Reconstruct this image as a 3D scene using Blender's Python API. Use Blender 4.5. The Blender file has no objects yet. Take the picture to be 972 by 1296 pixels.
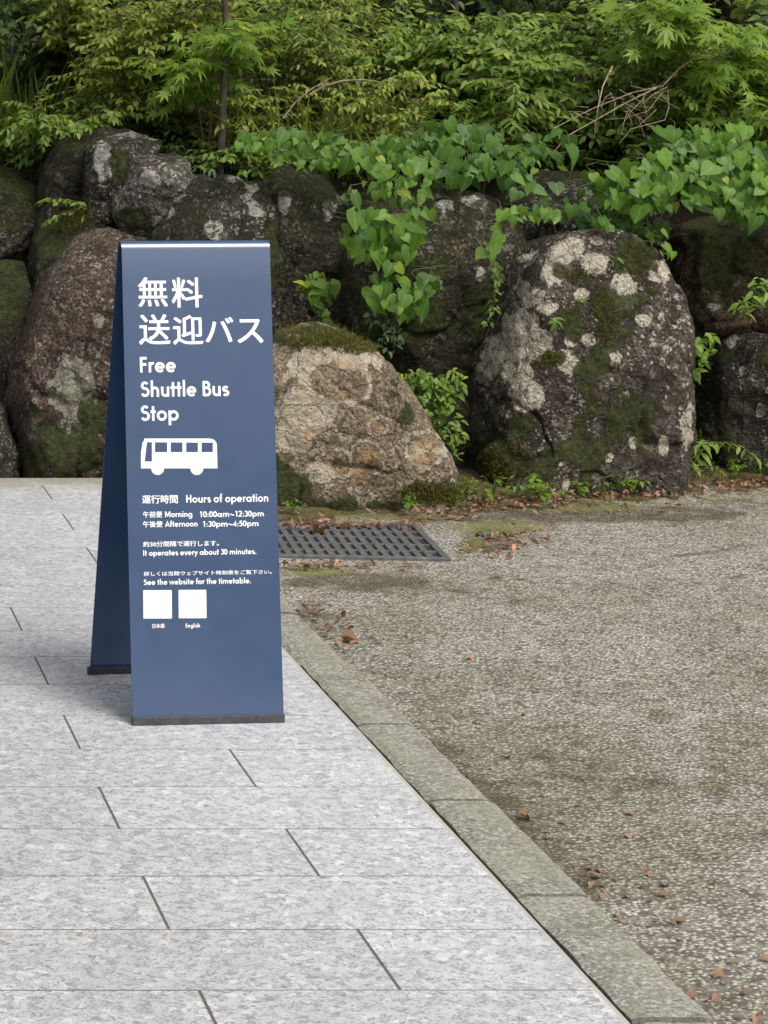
import bpy, math, random
import numpy as np
from mathutils import Vector, Matrix

# ------------------------------------------------------------------ camera, sky, sun, exposure
S = bpy.context.scene
COL = S.collection
EYE, FOC = 1.55, 2900.0            # eye height (m), focal length in photo pixels
PX, PY = -327.0, 78.0              # principal point of the photograph (an off-centre crop), photo pixels

cam_d = bpy.data.cameras.new('camera'); cam = bpy.data.objects.new('camera', cam_d); COL.objects.link(cam)
cam.location = (0, 0, EYE); cam.rotation_euler = (math.radians(90), 0, 0)
cam_d.sensor_width = 36; cam_d.lens = 36 * FOC / 1296
cam_d.shift_x = (486 - PX) / 1296; cam_d.shift_y = -(648 - PY) / 1296
cam_d.clip_end = 500
S.camera = cam

SUN_EL, SUN_AZ = 52.0, 150.0       # azimuth clockwise from +Y: behind the camera, to the right
w = bpy.data.worlds.new('World'); S.world = w; w.use_nodes = True
nt = w.node_tree; nt.nodes.clear()
out = nt.nodes.new('ShaderNodeOutputWorld'); bg = nt.nodes.new('ShaderNodeBackground')
sky = nt.nodes.new('ShaderNodeTexSky'); sky.sky_type = 'NISHITA'; sky.sun_disc = False
sky.sun_elevation = math.radians(SUN_EL); sky.sun_rotation = math.radians(SUN_AZ)
sky.air_density = 1.0; sky.dust_density = 4.0; sky.ozone_density = 1.0
hs = nt.nodes.new('ShaderNodeHueSaturation'); hs.inputs['Saturation'].default_value = 0.3
nt.links.new(sky.outputs[0], hs.inputs['Color']); nt.links.new(hs.outputs[0], bg.inputs[0]); nt.links.new(bg.outputs[0], out.inputs[0])
bg.inputs[1].default_value = 0.12
sl = bpy.data.lights.new('sun', 'SUN'); sun = bpy.data.objects.new('sun', sl); COL.objects.link(sun)
sl.energy = 2.0; sl.angle = math.radians(25); sl.color = (1.0, 0.95, 0.87)
az, el = math.radians(SUN_AZ), math.radians(SUN_EL)
sd = Vector((math.sin(az) * math.cos(el), math.cos(az) * math.cos(el), math.sin(el)))
sun.rotation_euler = sd.to_track_quat('Z', 'Y').to_euler(); sun.location = sd * 30
vs = S.view_settings; vs.view_transform = 'Standard'; vs.look = 'None'; vs.gamma = 1; vs.use_curve_mapping = False
vs.exposure = 0.6
try:
    S.cycles.use_denoising = True
    S.cycles.max_bounces = 6; S.cycles.diffuse_bounces = 4; S.cycles.transmission_bounces = 3; S.cycles.glossy_bounces = 2
except Exception: pass

# ------------------------------------------------------------------ helpers
def P(x, y, Y):
    """photo pixel at depth Y -> world point"""
    return np.array(((x - PX) * Y / FOC, Y, EYE - (y - PY) * Y / FOC))
def G(x, y, z=0.0):
    """photo pixel on the plane Z = z"""
    Y = FOC * (EYE - z) / (y - PY)
    return np.array(((x - PX) * Y / FOC, Y, z))

def hash3(i, j, k, seed):
    h = (i.astype(np.int64) * 374761393 + j.astype(np.int64) * 668265263 + k.astype(np.int64) * 2147483647 + seed * 1274126177) & 0xffffffff
    h = ((h ^ (h >> 13)) * 1274126177) & 0xffffffff
    h = ((h ^ (h >> 16)) * 2246822519) & 0xffffffff
    return ((h ^ (h >> 15)) & 0xffffff) / float(0xffffff)
def vnoise(p, seed=0):
    """value noise in -1..1 for an N x 3 array"""
    f = np.floor(p); t = p - f; t = t * t * (3 - 2 * t); i = f.astype(np.int64)
    r = 0
    for a in (0, 1):
        for b in (0, 1):
            for c in (0, 1):
                wgt = (t[:, 0] if a else 1 - t[:, 0]) * (t[:, 1] if b else 1 - t[:, 1]) * (t[:, 2] if c else 1 - t[:, 2])
                r = r + wgt * hash3(i[:, 0] + a, i[:, 1] + b, i[:, 2] + c, seed)
    return r * 2 - 1
def fbm(p, oct=4, seed=0, gain=.5):
    r, a, s = 0, 1.0, 0
    for o in range(oct):
        r = r + a * vnoise(p * (2 ** o) + o * 17.3, seed + o * 101); s += a; a *= gain
    return r / s

def mesh_np(name, V, faces, mats=(), attrs=None, smooth=False, fmat=None):
    """faces: list of index lists, or an int array M x k"""
    me = bpy.data.meshes.new(name)
    V = np.asarray(V, dtype=np.float32)
    if isinstance(faces, np.ndarray):
        k = faces.shape[1]; nf = len(faces)
        loops = faces.astype(np.int32).ravel(); starts = np.arange(nf, dtype=np.int32) * k; tot = np.full(nf, k, np.int32)
    else:
        nf = len(faces); tot = np.array([len(f) for f in faces], np.int32)
        starts = np.concatenate(([0], np.cumsum(tot)[:-1])).astype(np.int32)
        loops = np.array([i for f in faces for i in f], np.int32)
    me.vertices.add(len(V)); me.vertices.foreach_set('co', V.ravel())
    me.loops.add(len(loops)); me.loops.foreach_set('vertex_index', loops)
    me.polygons.add(nf); me.polygons.foreach_set('loop_start', starts); me.polygons.foreach_set('loop_total', tot)
    if fmat is not None: me.polygons.foreach_set('material_index', np.asarray(fmat, np.int32))
    me.polygons.foreach_set('use_smooth', np.full(nf, smooth))
    for m in mats: me.materials.append(m)
    for an, av in (attrs or {}).items():
        at = me.attributes.new(an, 'FLOAT', 'POINT'); at.data.foreach_set('value', np.asarray(av, np.float32))
    me.update(calc_edges=True); me.validate()
    return me
def link(name, data, parent=None, loc=None):
    o = bpy.data.objects.new(name, data); COL.objects.link(o)
    if parent is not None: o.parent = parent
    if loc is not None: o.location = loc
    return o
def tag(o, label=None, cat=None, group=None, kind=None):
    if label: o['label'] = label
    if cat: o['category'] = cat
    if group: o['group'] = group
    if kind: o['kind'] = kind
    return o
def thing(name, label, cat, loc, group=None):
    return tag(link(name, None, loc=tuple(float(c) for c in loc)), label, cat, group)

class MB:
    """collects boxes, prisms and tubes into one mesh"""
    def __init__(s): s.v, s.f = [], []
    def add(s, V, F):
        o = len(s.v); s.v += [tuple(float(c) for c in p) for p in V]; s.f += [[i + o for i in f] for f in F]
    def box(s, a, b):
        x0, y0, z0 = a; x1, y1, z1 = b
        s.add([(x0,y0,z0),(x1,y0,z0),(x1,y1,z0),(x0,y1,z0),(x0,y0,z1),(x1,y0,z1),(x1,y1,z1),(x0,y1,z1)],
              [(0,3,2,1),(4,5,6,7),(0,1,5,4),(1,2,6,5),(2,3,7,6),(3,0,4,7)])
    def tube(s, pts, r0, r1, n=6):
        pts = [np.asarray(p, float) for p in pts]; m = len(pts); rings = []
        for i, p in enumerate(pts):
            d = pts[min(i + 1, m - 1)] - pts[max(i - 1, 0)]; d = d / (np.linalg.norm(d) + 1e-9)
            a = np.cross(d, (0.31, 0.17, 0.93)); 
            if np.linalg.norm(a) < .1: a = np.cross(d, (1, 0, 0))
            a /= np.linalg.norm(a); b = np.cross(d, a); r = r0 + (r1 - r0) * i / max(m - 1, 1)
            rings.append([p + r * (a * math.cos(2 * math.pi * k / n) + b * math.sin(2 * math.pi * k / n)) for k in range(n)])
        V = [q for R in rings for q in R]; F = []
        for i in range(m - 1):
            for k in range(n):
                F.append((i * n + k, i * n + (k + 1) % n, (i + 1) * n + (k + 1) % n, (i + 1) * n + k))
        F.append(tuple(range(n))[::-1]); F.append(tuple(range((m - 1) * n, m * n)))
        s.add(V, F)
    def build(s, name, mat, parent=None, smooth=False, bevel=0):
        if not s.v: return None
        o = link(name, mesh_np(name, s.v, s.f, [mat], smooth=smooth), parent)
        if bevel:
            b = o.modifiers.new('bevel', 'BEVEL'); b.width = bevel; b.segments = 2; b.limit_method = 'ANGLE'
        return o

# ------------------------------------------------------------------ materials
class N:
    def __init__(s, name):
        s.m = bpy.data.materials.new(name); s.m.use_nodes = True; s.t = s.m.node_tree; s.t.nodes.clear()
        s.out = s.t.nodes.new('ShaderNodeOutputMaterial')
    def put(s, sock, v):
        if isinstance(v, bpy.types.NodeSocket): s.t.links.new(v, sock)
        else:
            if hasattr(sock.default_value, '__len__') and isinstance(v, (tuple, list)) and len(v) == 3 and len(sock.default_value) == 4: v = (*v, 1)
            sock.default_value = v
    def n(s, t, props=None, **ins):
        nd = s.t.nodes.new('ShaderNode' + t)
        for k, v in (props or {}).items(): setattr(nd, k, v)
        for k, v in ins.items():
            key = k.replace('_', ' ')
            s.put(nd.inputs[int(key[1:])] if key[0] == 'i' and key[1:].isdigit() else nd.inputs[key], v)
        return nd
    def coord(s): return s.n('TexCoord').outputs['Object']
    def geo(s): return s.n('NewGeometry')
    def attr(s, a): return s.n('Attribute', {'attribute_name': a}).outputs['Fac']
    def noise(s, vec, scale, detail=4, rough=.55, dist=0):
        return s.n('TexNoise', Vector=vec, Scale=scale, Detail=detail, Roughness=rough, Distortion=dist).outputs['Fac']
    def voro(s, vec, scale, feature='F1', out='Distance'):
        return s.n('TexVoronoi', {'feature': feature}, Vector=vec, Scale=scale).outputs[out]
    def mapv(s, vec, scale=(1,1,1), rot=(0,0,0)):
        return s.n('Mapping', Vector=vec, Scale=scale, Rotation=rot).outputs[0]
    def math(s, op, a, b=0.0, clamp=False):
        nd = s.n('Math', {'operation': op, 'use_clamp': clamp}); s.put(nd.inputs[0], a); s.put(nd.inputs[1], b); return nd.outputs[0]
    def step(s, v, a, b, lo=0.0, hi=1.0):
        nd = s.n('MapRange', {'interpolation_type': 'SMOOTHSTEP'}); s.put(nd.inputs[0], v)
        for i, q in zip((1, 2, 3, 4), (a, b, lo, hi)): s.put(nd.inputs[i], q)
        return nd.outputs[0]
    def mix(s, f, a, b, mode='MIX'):
        nd = s.n('Mix', {'data_type': 'RGBA', 'blend_type': mode}); s.put(nd.inputs[0], f); s.put(nd.inputs[6], a); s.put(nd.inputs[7], b); return nd.outputs[2]
    def bump(s, h, strength=.5, dist=.01, normal=None):
        nd = s.n('Bump', Height=h, Strength=strength, Distance=dist)
        if normal is not None: s.put(nd.inputs['Normal'], normal)
        return nd.outputs[0]
    def done(s, color, rough=.7, normal=None, metal=0.0, spec=.5, shader=None):
        b = s.n('BsdfPrincipled', Roughness=rough, Metallic=metal); s.put(b.inputs['Base Color'], color)
        b.inputs['Specular IOR Level'].default_value = spec
        if normal is not None: s.put(b.inputs['Normal'], normal)
        s.t.links.new(b.outputs[0], s.out.inputs[0]); s.b = b
        return s.m

def leaf_mat(name, c_dark, c_light, trans=.35, rough=.5, vein=0.0, patch=6.0):
    k = N(name); t = k.attr('tint'); g = k.geo()
    pn = k.noise(g.outputs['Position'], patch, 3)
    f = k.math('ADD', k.math('MULTIPLY', t, .75), k.math('MULTIPLY', k.math('SUBTRACT', pn, .5), .7), clamp=True)
    c = k.mix(f, c_dark, c_light)
    if vein:
        r = k.attr('rib'); c = k.mix(k.math('MULTIPLY', k.step(r, .06, 0.0), vein), c, tuple(min(1, q * 1.7 + .02) for q in c_light))
    fine = k.noise(g.outputs['Position'], 120, 2)
    c = k.mix(k.math('MULTIPLY', k.step(t, .93, 1.0), .6), c, (c_light[0] * 1.5 + .05, c_light[1] * 1.1, c_light[2] * .9))
    c = k.mix(k.math('MULTIPLY', k.step(fine, .45, .7), .25), c, tuple(q * .6 for q in c_dark))
    p = k.n('BsdfPrincipled', Roughness=rough); k.put(p.inputs['Base Color'], c); p.inputs['Specular IOR Level'].default_value = .4
    tr = k.n('BsdfTranslucent'); tc = k.mix(.5, c, (c_light[0] * 1.4, c_light[1] * 1.3, c_light[2] * .5)); k.put(tr.inputs[0], tc)
    mx = k.n('MixShader'); k.put(mx.inputs[0], trans); k.t.links.new(p.outputs[0], mx.inputs[1]); k.t.links.new(tr.outputs[0], mx.inputs[2])
    k.t.links.new(mx.outputs[0], k.out.inputs[0])
    return k.m
def plain_mat(name, c1, c2, scale=20, rough=.8, bump=.3, dist=.004, stretch=(1,1,1)):
    k = N(name); v = k.mapv(k.n('NewGeometry').outputs['Position'], stretch)
    n = k.noise(v, scale, 6); 
    return k.done(k.mix(k.step(n, .3, .7), c1, c2), rough, k.bump(n, bump, dist))

def rock_mat(name, c1, c2, c3, lichen=(.40, .38, .33), lichen2=(.28, .27, .23), speck=.5, moss1=(.022, .030, .006), moss2=(.090, .105, .018), stain=(.22, .11, .045)):
    k = N(name); v = k.geo().outputs['Position']
    n1 = k.noise(v, 5, 6, .6); n2 = k.noise(v, 22, 5, .65, .4); n3 = k.noise(v, 90, 4, .6)
    c = k.mix(k.step(n1, .35, .65), c1, c2)
    c = k.mix(k.step(n2, .5, .68), c, c3)
    c = k.mix(k.math('MULTIPLY', k.step(n3, .56, .40), .8), c, tuple(q * .3 for q in c1))
    c = k.mix(k.math('MULTIPLY', k.step(k.noise(v, 11, 6, .7), .5, .38), .7), c, tuple(q * .45 for q in c1))
    # small pale crust specks, in drifts
    drift = k.noise(v, 3.3, 3)
    vd = k.n('VectorMath', {'operation': 'ADD'}); k.put(vd.inputs[0], v)
    wob = k.n('TexNoise', Vector=v, Scale=45.0, Detail=3.0); sc = k.n('VectorMath', {'operation': 'SCALE'}); k.put(sc.inputs[0], wob.outputs['Color']); sc.inputs['Scale'].default_value = .03
    k.put(vd.inputs[1], sc.outputs[0]); wv = vd.outputs[0]
    d = k.voro(wv, 38); d2 = k.voro(wv, 16)
    d3 = k.voro(wv, 75)
    sp = k.math('MAXIMUM', k.math('MULTIPLY', k.step(d, .34, .20), k.step(drift, .40, .56)), k.math('MULTIPLY', k.step(d2, .32, .22), k.step(drift, .50, .58)))
    sp = k.math('MAXIMUM', sp, k.math('MULTIPLY', k.step(d3, .36, .22), k.step(k.noise(v, 7, 4), .46, .6)))
    sp = k.math('MULTIPLY', sp, k.step(n3, .40, .50))
    c = k.mix(k.math('MULTIPLY', sp, speck), c, lichen)
    # crustose lichen
    la = k.attr('lichen'); edge = k.math('ADD', la, k.math('MULTIPLY', k.math('SUBTRACT', k.noise(v, 42, 6, .75), .5), 1.5))
    lf = k.step(edge, .42, .60); lc = k.mix(k.step(k.noise(v, 70, 6, .75), .38, .62), lichen2, lichen)
    lc = k.mix(k.math('MULTIPLY', k.step(k.noise(v, 24, 6, .72), .48, .62), .75), lc, c2); lc = k.mix(k.math('MULTIPLY', k.step(k.noise(v, 130, 4, .7), .5, .38), .6), lc, c1)
    c = k.mix(k.math('MULTIPLY', lf, .88), c, lc)
    # rust stain
    at = k.attr('stain'); c = k.mix(k.math('MULTIPLY', k.step(k.math('ADD', at, k.math('MULTIPLY', k.math('SUBTRACT', n2, .5), 2.4)), .45, .95), .6), c, stain)
    # moss
    ma = k.attr('moss'); me_ = k.math('ADD', ma, k.math('MULTIPLY', k.math('SUBTRACT', k.noise(v, 24, 7, .78), .5), 2.6))
    mf = k.math('MULTIPLY', k.step(me_, .42, .85), .9); mc = k.mix(k.step(k.noise(v, 60, 5, .7), .35, .68), moss1, moss2)
    c = k.mix(mf, c, mc)
    h = k.math('ADD', k.math('MULTIPLY', n2, .9), k.math('MULTIPLY', n3, .5))
    h = k.math('ADD', h, k.math('MULTIPLY', lf, .25)); h = k.math('ADD', h, k.math('MULTIPLY', mf, k.math('MULTIPLY', k.noise(v, 110, 4, .8), 1.6)))
    crack = k.voro(wv, 7, 'DISTANCE_TO_EDGE'); h = k.math('ADD', h, k.math('MULTIPLY', k.step(crack, 0, .03), .25))
    return k.done(c, .85, k.bump(h, 1.0, .022), spec=.3)

M = {}
# ------------------------------------------------------------------ pavement, kerb, asphalt
XK0, XK1 = 1.4355, 1.572          # pavement edge, outer kerb edge
YEND, ROW, LEN, Y0 = 8.53, 0.2682, 0.672, 5.167
k = N('granite'); v = k.geo().outputs['Position']
vv = k.mapv(v, (1.0, 1.15, 1)); off = k.attr('slab')
n1 = k.noise(vv, 36, 5, .62, .8); n2 = k.noise(vv, 110, 4, .65, .3)
wv_ = k.n('TexNoise', Vector=v, Scale=70.0, Detail=2.0); ws_ = k.n('VectorMath', {'operation': 'SCALE'}); k.put(ws_.inputs[0], wv_.outputs['Color']); ws_.inputs['Scale'].default_value = .02
wa_ = k.n('VectorMath', {'operation': 'ADD'}); k.put(wa_.inputs[0], v); k.put(wa_.inputs[1], ws_.outputs[0]); cr_ = k.n('SeparateColor'); k.put(cr_.inputs[0], k.n('TexVoronoi', Vector=wa_.outputs[0], Scale=70.0).outputs['Color']); n3 = k.noise(v, 2.2, 4, .6); n5 = k.noise(v, 260, 2)
n4 = k.noise(vv, 180, 3, .7)
f = k.math('ADD', k.math('ADD', k.math('MULTIPLY', n1, .26), k.math('MULTIPLY', n2, .46)), k.math('ADD', k.math('MULTIPLY', cr_.outputs[0], .14), k.math('MULTIPLY', n4, .28)))
c = k.mix(k.step(f, .42, .63), (.235, .236, .245), (.495, .50, .512))
c = k.mix(k.math('MULTIPLY', k.math('MULTIPLY', k.step(cr_.outputs[1], .82, .92), .75), k.step(f, .47, .55)), c, (.62, .62, .625))
dk = k.math('ADD', k.math('MULTIPLY', k.noise(vv, 62, 6, .75, .8), .6), k.math('MULTIPLY', n4, .4))
c = k.mix(k.math('MULTIPLY', k.step(k.noise(v, 7, 5, .65), .42, .62), .28), c, (.33, .332, .34))
c = k.mix(k.math('MULTIPLY', k.step(dk, .49, .39), .75), c, (.125, .127, .135))
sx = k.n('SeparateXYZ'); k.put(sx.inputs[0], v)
left_grey = k.math('MULTIPLY', k.step(k.math('ADD', sx.outputs[0], k.math('MULTIPLY', k.math('SUBTRACT', n3, .5), .5)), 1.35, .75), .30)  # slabs greyer towards the left, whiter near the kerb, broken up by noise
c = k.mix(k.math('ADD', left_grey, k.math('MULTIPLY', off, .22)), c, k.mix(1.0, c, (.70, .70, .68), 'MULTIPLY'))
dist = k.attr('grime'); c = k.mix(k.math('MULTIPLY', k.step(k.math('ADD', dist, k.math('MULTIPLY', k.math('SUBTRACT', k.noise(v, 9, 5, .7), .5), .9)), .25, .95), .8), c, (.235, .22, .14))
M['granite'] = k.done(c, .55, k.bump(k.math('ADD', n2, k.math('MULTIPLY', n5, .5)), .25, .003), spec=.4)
k = N('grout'); v = k.geo().outputs['Position']; M['grout'] = k.done(k.mix(k.noise(v, 60, 4), (.05, .045, .037), (.14, .125, .105)), .95)
k = N('sealant'); v = k.geo().outputs['Position']; M['sealant'] = k.done(k.mix(k.noise(v, 30, 5), (.30, .28, .25), (.42, .40, .36)), .8)
k = N('kerb_stone'); v = k.geo().outputs['Position']
n1 = k.noise(v, 6, 6, .6); n2 = k.noise(v, 110, 4, .65); n3 = k.noise(v, 260, 2)
c = k.mix(k.step(n1, .35, .65), (.185, .18, .145), (.30, .292, .255)); c = k.mix(k.step(n2, .52, .64), c, (.42, .41, .36)); c = k.mix(k.math('MULTIPLY', k.step(n2, .48, .36), .7), c, (.085, .085, .06)); c = k.mix(k.math('MULTIPLY', k.step(k.noise(v, 16, 6, .75), .5, .62), .35), c, (.15, .145, .10))
c = k.mix(k.step(k.voro(v, 55), .12, .07), c, (.46, .45, .42))
mo = k.attr('moss'); c = k.mix(k.math('MULTIPLY', k.step(k.math('ADD', mo, k.math('MULTIPLY', k.math('SUBTRACT', n1, .5), 2.2)), .3, .9), .5), c, (.15, .15, .09))
c = k.mix(k.math('MULTIPLY', k.step(k.math('ADD', k.attr('joint'), k.math('MULTIPLY', k.math('SUBTRACT', n1, .5), .8)), .5, .9), .65), c, (.06, .055, .04))
M['kerb'] = k.done(c, .9, k.bump(k.math('ADD', n2, n3), .7, .005), spec=.3)

rng = np.random.default_rng(3)
V, F, slab, grime, fm = [], [], [], [], []
def slab_box(x0, x1, y0, y1, z, tone):
    b = .0004; o = len(V)
    V.extend([(x0,y0,-.05),(x1,y0,-.05),(x1,y1,-.05),(x0,y1,-.05),(x0,y0,z-b),(x1,y0,z-b),(x1,y1,z-b),(x0,y1,z-b),
              (x0+b,y0+b,z),(x1-b,y0+b,z),(x1-b,y1-b,z),(x0+b,y1-b,z)])
    for p in V[o:]:
        slab.append(tone); grime.append(float(np.clip((p[1] - 8.2) / .3, 0, 1)))
    for f in ((0,1,5,4),(1,2,6,5),(2,3,7,6),(3,0,4,7),(4,5,9,8),(5,6,10,9),(6,7,11,10),(7,4,8,11),(8,9,10,11)):
        F.append([o + i for i in f]); fm.append(0)
r = -24
while Y0 + r * ROW < YEND - .02:
    y0, y1 = Y0 + r * ROW, min(Y0 + (r + 1) * ROW, YEND)
    right = XK0 - .012; j = XK0 if r % 2 == 0 else 1.0996
    if r % 2: slab_box(j + .0027, right, y0 + .0028, y1 - .0028, abs(rng.normal(0, .0003)), rng.random())
    while j > -5:
        x1 = (right if abs(j - XK0) < 1e-6 else j - .0027)
        slab_box(j - LEN + .0027, x1, y0 + .0028, y1 - .0028, abs(rng.normal(0, .0003)), rng.random())
        j -= LEN
    r += 1
o = len(V); V += [(-5.6, -1.3, -.0008), (XK0 - .012, -1.3, -.0008), (XK0 - .012, YEND, -.0008), (-5.6, YEND, -.0008)]; slab += [0]*4; grime += [0]*4
F.append([o, o+1, o+2, o+3]); fm.append(1)
o = len(V); V += [(XK0 - .0115, -1.3, -.002), (XK0 - .002, -1.3, -.002), (XK0 - .002, YEND, -.002), (XK0 - .0115, YEND, -.002)]; slab += [0]*4; grime += [0]*4
F.append([o, o+1, o+2, o+3]); fm.append(2)
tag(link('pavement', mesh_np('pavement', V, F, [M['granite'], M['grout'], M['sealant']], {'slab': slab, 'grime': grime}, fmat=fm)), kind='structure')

# kerb: slightly misaligned stones of one strip, each a subdivided rounded block
V, F, ms, jn = [], [], [], []
y = 4.253 - 10 * .549
while y < 8.3:
    y1 = min(y + .549, 8.3); dx, dz = rng.normal(0, .0035), rng.normal(0, .002); nY, nX = 28, 8
    yy = np.concatenate([[y + .002, y + .0055], np.linspace(y + .009, y1 - .009, nY - 4), [y1 - .0055, y1 - .002]]); xx = np.linspace(XK0 + .004, XK1, nX)
    o = len(V)
    for a, Yv in enumerate(yy):
        for b, Xv in enumerate(xx):
            q = np.array([[Xv * 22, Yv * 22, 3.3]]); e = float(vnoise(q, 5)[0])
            edge = min(b, nX - 1 - b) == 0; end = min(a, nY - 1 - a) == 0
            z = .003 + dz + .0015 * e - (.005 if edge else 0) - (.009 if end else 0)
            xo = dx + (e * .0032 if edge else 0)
            V.append((Xv + xo, Yv, z)); ms.append(.35 + .35 * float(vnoise(np.array([[Xv * 5, Yv * 2.2, .7]]), 9)[0]) + (.12 if Yv > 6 else 0)); jn.append(1.0 if min(a, nY - 1 - a) <= 1 else 0.0)
    for a in range(nY - 1):
        for b in range(nX - 1):
            i = o + a * nX + b; F.append([i, i + 1, i + nX + 1, i + nX])
    ring = [o + b for b in range(nX)] + [o + a * nX + nX - 1 for a in range(1, nY)] + [o + (nY - 1) * nX + b for b in range(nX - 2, -1, -1)] + [o + a * nX for a in range(nY - 2, 0, -1)]
    low = []
    for i in ring: low.append(len(V)); V.append((V[i][0], V[i][1], -.14)); ms.append(.3); jn.append(0)
    for i in range(len(ring)):
        j = (i + 1) % len(ring); F.append([ring[i], low[i], low[j], ring[j]])
    y += .549
tag(link('kerb', mesh_np('kerb', V, F, [M['kerb']], {'moss': ms, 'joint': jn}, smooth=False)), kind='structure')

# asphalt: one sheet out to the horizon, fine where it is looked at, with moss / dirt masks
k = N('asphalt'); v = k.geo().outputs['Position']
wn = k.n('TexNoise', Vector=v, Scale=60.0, Detail=3.0); wsc = k.n('VectorMath', {'operation': 'SCALE'}); k.put(wsc.inputs[0], wn.outputs['Color']); wsc.inputs['Scale'].default_value = .007
wad = k.n('VectorMath', {'operation': 'ADD'}); k.put(wad.inputs[0], v); k.put(wad.inputs[1], wsc.outputs[0])
cell = k.n('TexVoronoi', {'feature': 'F1'}, Vector=wad.outputs[0], Scale=92.0); cd = cell.outputs['Distance']; cc = k.n('SeparateColor'); k.put(cc.inputs[0], cell.outputs['Color'])
cell2 = k.n('TexVoronoi', {'feature': 'F1'}, Vector=v, Scale=40.0); cc2 = k.n('SeparateColor'); k.put(cc2.inputs[0], cell2.outputs['Color'])
big = k.noise(v, 1.6, 5, .6); mid = k.noise(v, 9, 5, .65); fine = k.noise(v, 300, 2)
stone = k.mix(cc.outputs[0], (.27, .252, .215), (.53, .50, .44)); stone = k.mix(k.step(cc.outputs[1], .92, .97), stone, (.52, .50, .46))
stone = k.mix(k.math('MULTIPLY', k.step(cc2.outputs[0], .8, .9), k.step(cell2.outputs['Distance'], .5, .25)), stone, (.45, .43, .39))
gap = k.math('MULTIPLY', k.step(cd, .30, .62), k.step(k.noise(v, 55, 3, .7), .3, .55, .6, 1.0)); c = k.mix(k.math('MULTIPLY', gap, k.step(k.noise(v, 30, 4, .7), .35, .6, .55, .95)), stone, (.075, .069, .054))
c = k.mix(k.math('MULTIPLY', k.step(k.noise(v, 190, 3, .7), .5, .68), .5), c, (.10, .092, .07))
c = k.mix(k.math('MULTIPLY', k.step(big, .42, .62), .45), c, k.mix(1.0, c, (.66, .62, .54), 'MULTIPLY'))
c = k.mix(k.math('MULTIPLY', k.step(mid, .50, .68), .6), c, k.mix(1.0, c, (.62, .59, .52), 'MULTIPLY'))
di = k.attr('dirt'); dn = k.math('ADD', di, k.math('MULTIPLY', k.math('SUBTRACT', mid, .5), 1.6))
c = k.mix(k.math('MULTIPLY', k.step(dn, .25, .8), .9), c, k.mix(.8, (.075, .062, .042), k.mix(1.0, c, (.45, .40, .31), 'MULTIPLY')))
ma = k.attr('moss'); mn = k.math('ADD', ma, k.math('MULTIPLY', k.math('SUBTRACT', k.noise(v, 26, 6, .75), .5), 1.5))
c = k.mix(k.math('MULTIPLY', k.step(mn, .2, .8), .85), c, k.mix(.72, k.mix(k.noise(v, 80, 3), (.05, .055, .025), (.14, .145, .065)), k.mix(1.0, c, (.56, .57, .42), 'MULTIPLY')))
sm = k.attr('softmoss'); sn = k.math('ADD', sm, k.math('MULTIPLY', k.math('SUBTRACT', k.noise(v, 40, 6, .8), .5), 2.6))
c = k.mix(k.math('MULTIPLY', k.step(sn, .5, .95), .85), c, k.mix(k.noise(v, 140, 3, .7), (.07, .085, .012), (.20, .20, .045)))
h = k.math('ADD', k.math('MULTIPLY', k.step(cd, .65, .1), 1.0), k.math('MULTIPLY', fine, .3))
M['asphalt'] = k.done(c, .85, k.bump(h, .75, .006), spec=.3)

AZ = -.012
def grid_lines(lo, hi, dlo, dhi, step):
    a = list(np.arange(dlo, dhi, step))
    ext, d, x = [], .3, dhi
    while x < hi: ext.append(x); x += d; d *= 1.5
    ext.append(hi); pre, d, x = [], .3, dlo - step
    while x > lo: pre.append(x); x -= d; d *= 1.5
    pre.append(lo)
    return np.array(pre[::-1] + a + ext)
gx = grid_lines(-80, 80, 1.45, 5.2, .03); gy = grid_lines(-80, 90, 3.1, 9.0, .03)
XX, YY = np.meshgrid(gx, gy); pts = np.stack([XX.ravel(), YY.ravel(), np.zeros(XX.size)], 1)
inside = (pts[:, 0] > 1.4)
pts[:, 2] = AZ + np.where((np.abs(pts[:, 0]) < 8) & (pts[:, 1] > 0) & (pts[:, 1] < 12), .006 * fbm(pts * 1.3, 3, 4), 0)
pts[~inside, 2] = -.10
behind = (pts[:, 1] > 0.5)
ix = np.where(behind, PX + FOC * pts[:, 0] / np.maximum(pts[:, 1], .5), -9999); iy = np.where(behind, PY + FOC * (EYE - pts[:, 2]) / np.maximum(pts[:, 1], .5), -9999)
def blob(px, py, x, y, rx, ry, soft=.6):
    d = np.sqrt(((px - x) / rx) ** 2 + ((py - y) / ry) ** 2); return np.clip((1.25 - d) / soft, 0, 1)
moss = np.zeros(len(pts)); soft = np.zeros(len(pts)); dirt = .8 * np.clip(1 - (pts[:, 0] - 1.56) / .16, 0, 1) * inside * (.6 + .5 * vnoise(pts * 3.1, 61))
for x, y, rx, ry, a in ((640,960,230,70,.5),(800,1080,170,90,.4),(470,800,110,50,.4),(700,1000,120,50,.55),(930,930,60,30,.5),(470,760,90,20,.25),(640,930,110,35,.4),(760,1000,160,45,.42),(600,850,140,40,.25),(900,860,120,20,.3),(820,700,200,20,.2),(560,905,60,40,.5),(700,1110,120,60,.35),(840,1180,150,60,.2),(905,995,25,12,.8),(840,905,30,12,.7),(600,975,50,60,.5),(690,1080,60,70,.35),(930,960,60,30,.4)):
    moss = np.maximum(moss, a * blob(ix, iy, x, y, rx, ry))
for x, y, rx, ry, a in ((450,735,110,12,.85),(700,650,330,14,.75),(620,685,40,20,.7),(400,780,40,25,.5),(440,830,30,25,.4),(760,985,120,25,.5),(640,960,90,26,.4),(500,745,130,8,.6),(950,640,110,10,.5)):
    dirt = np.maximum(dirt, a * blob(ix, iy, x, y, rx, ry))
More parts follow.
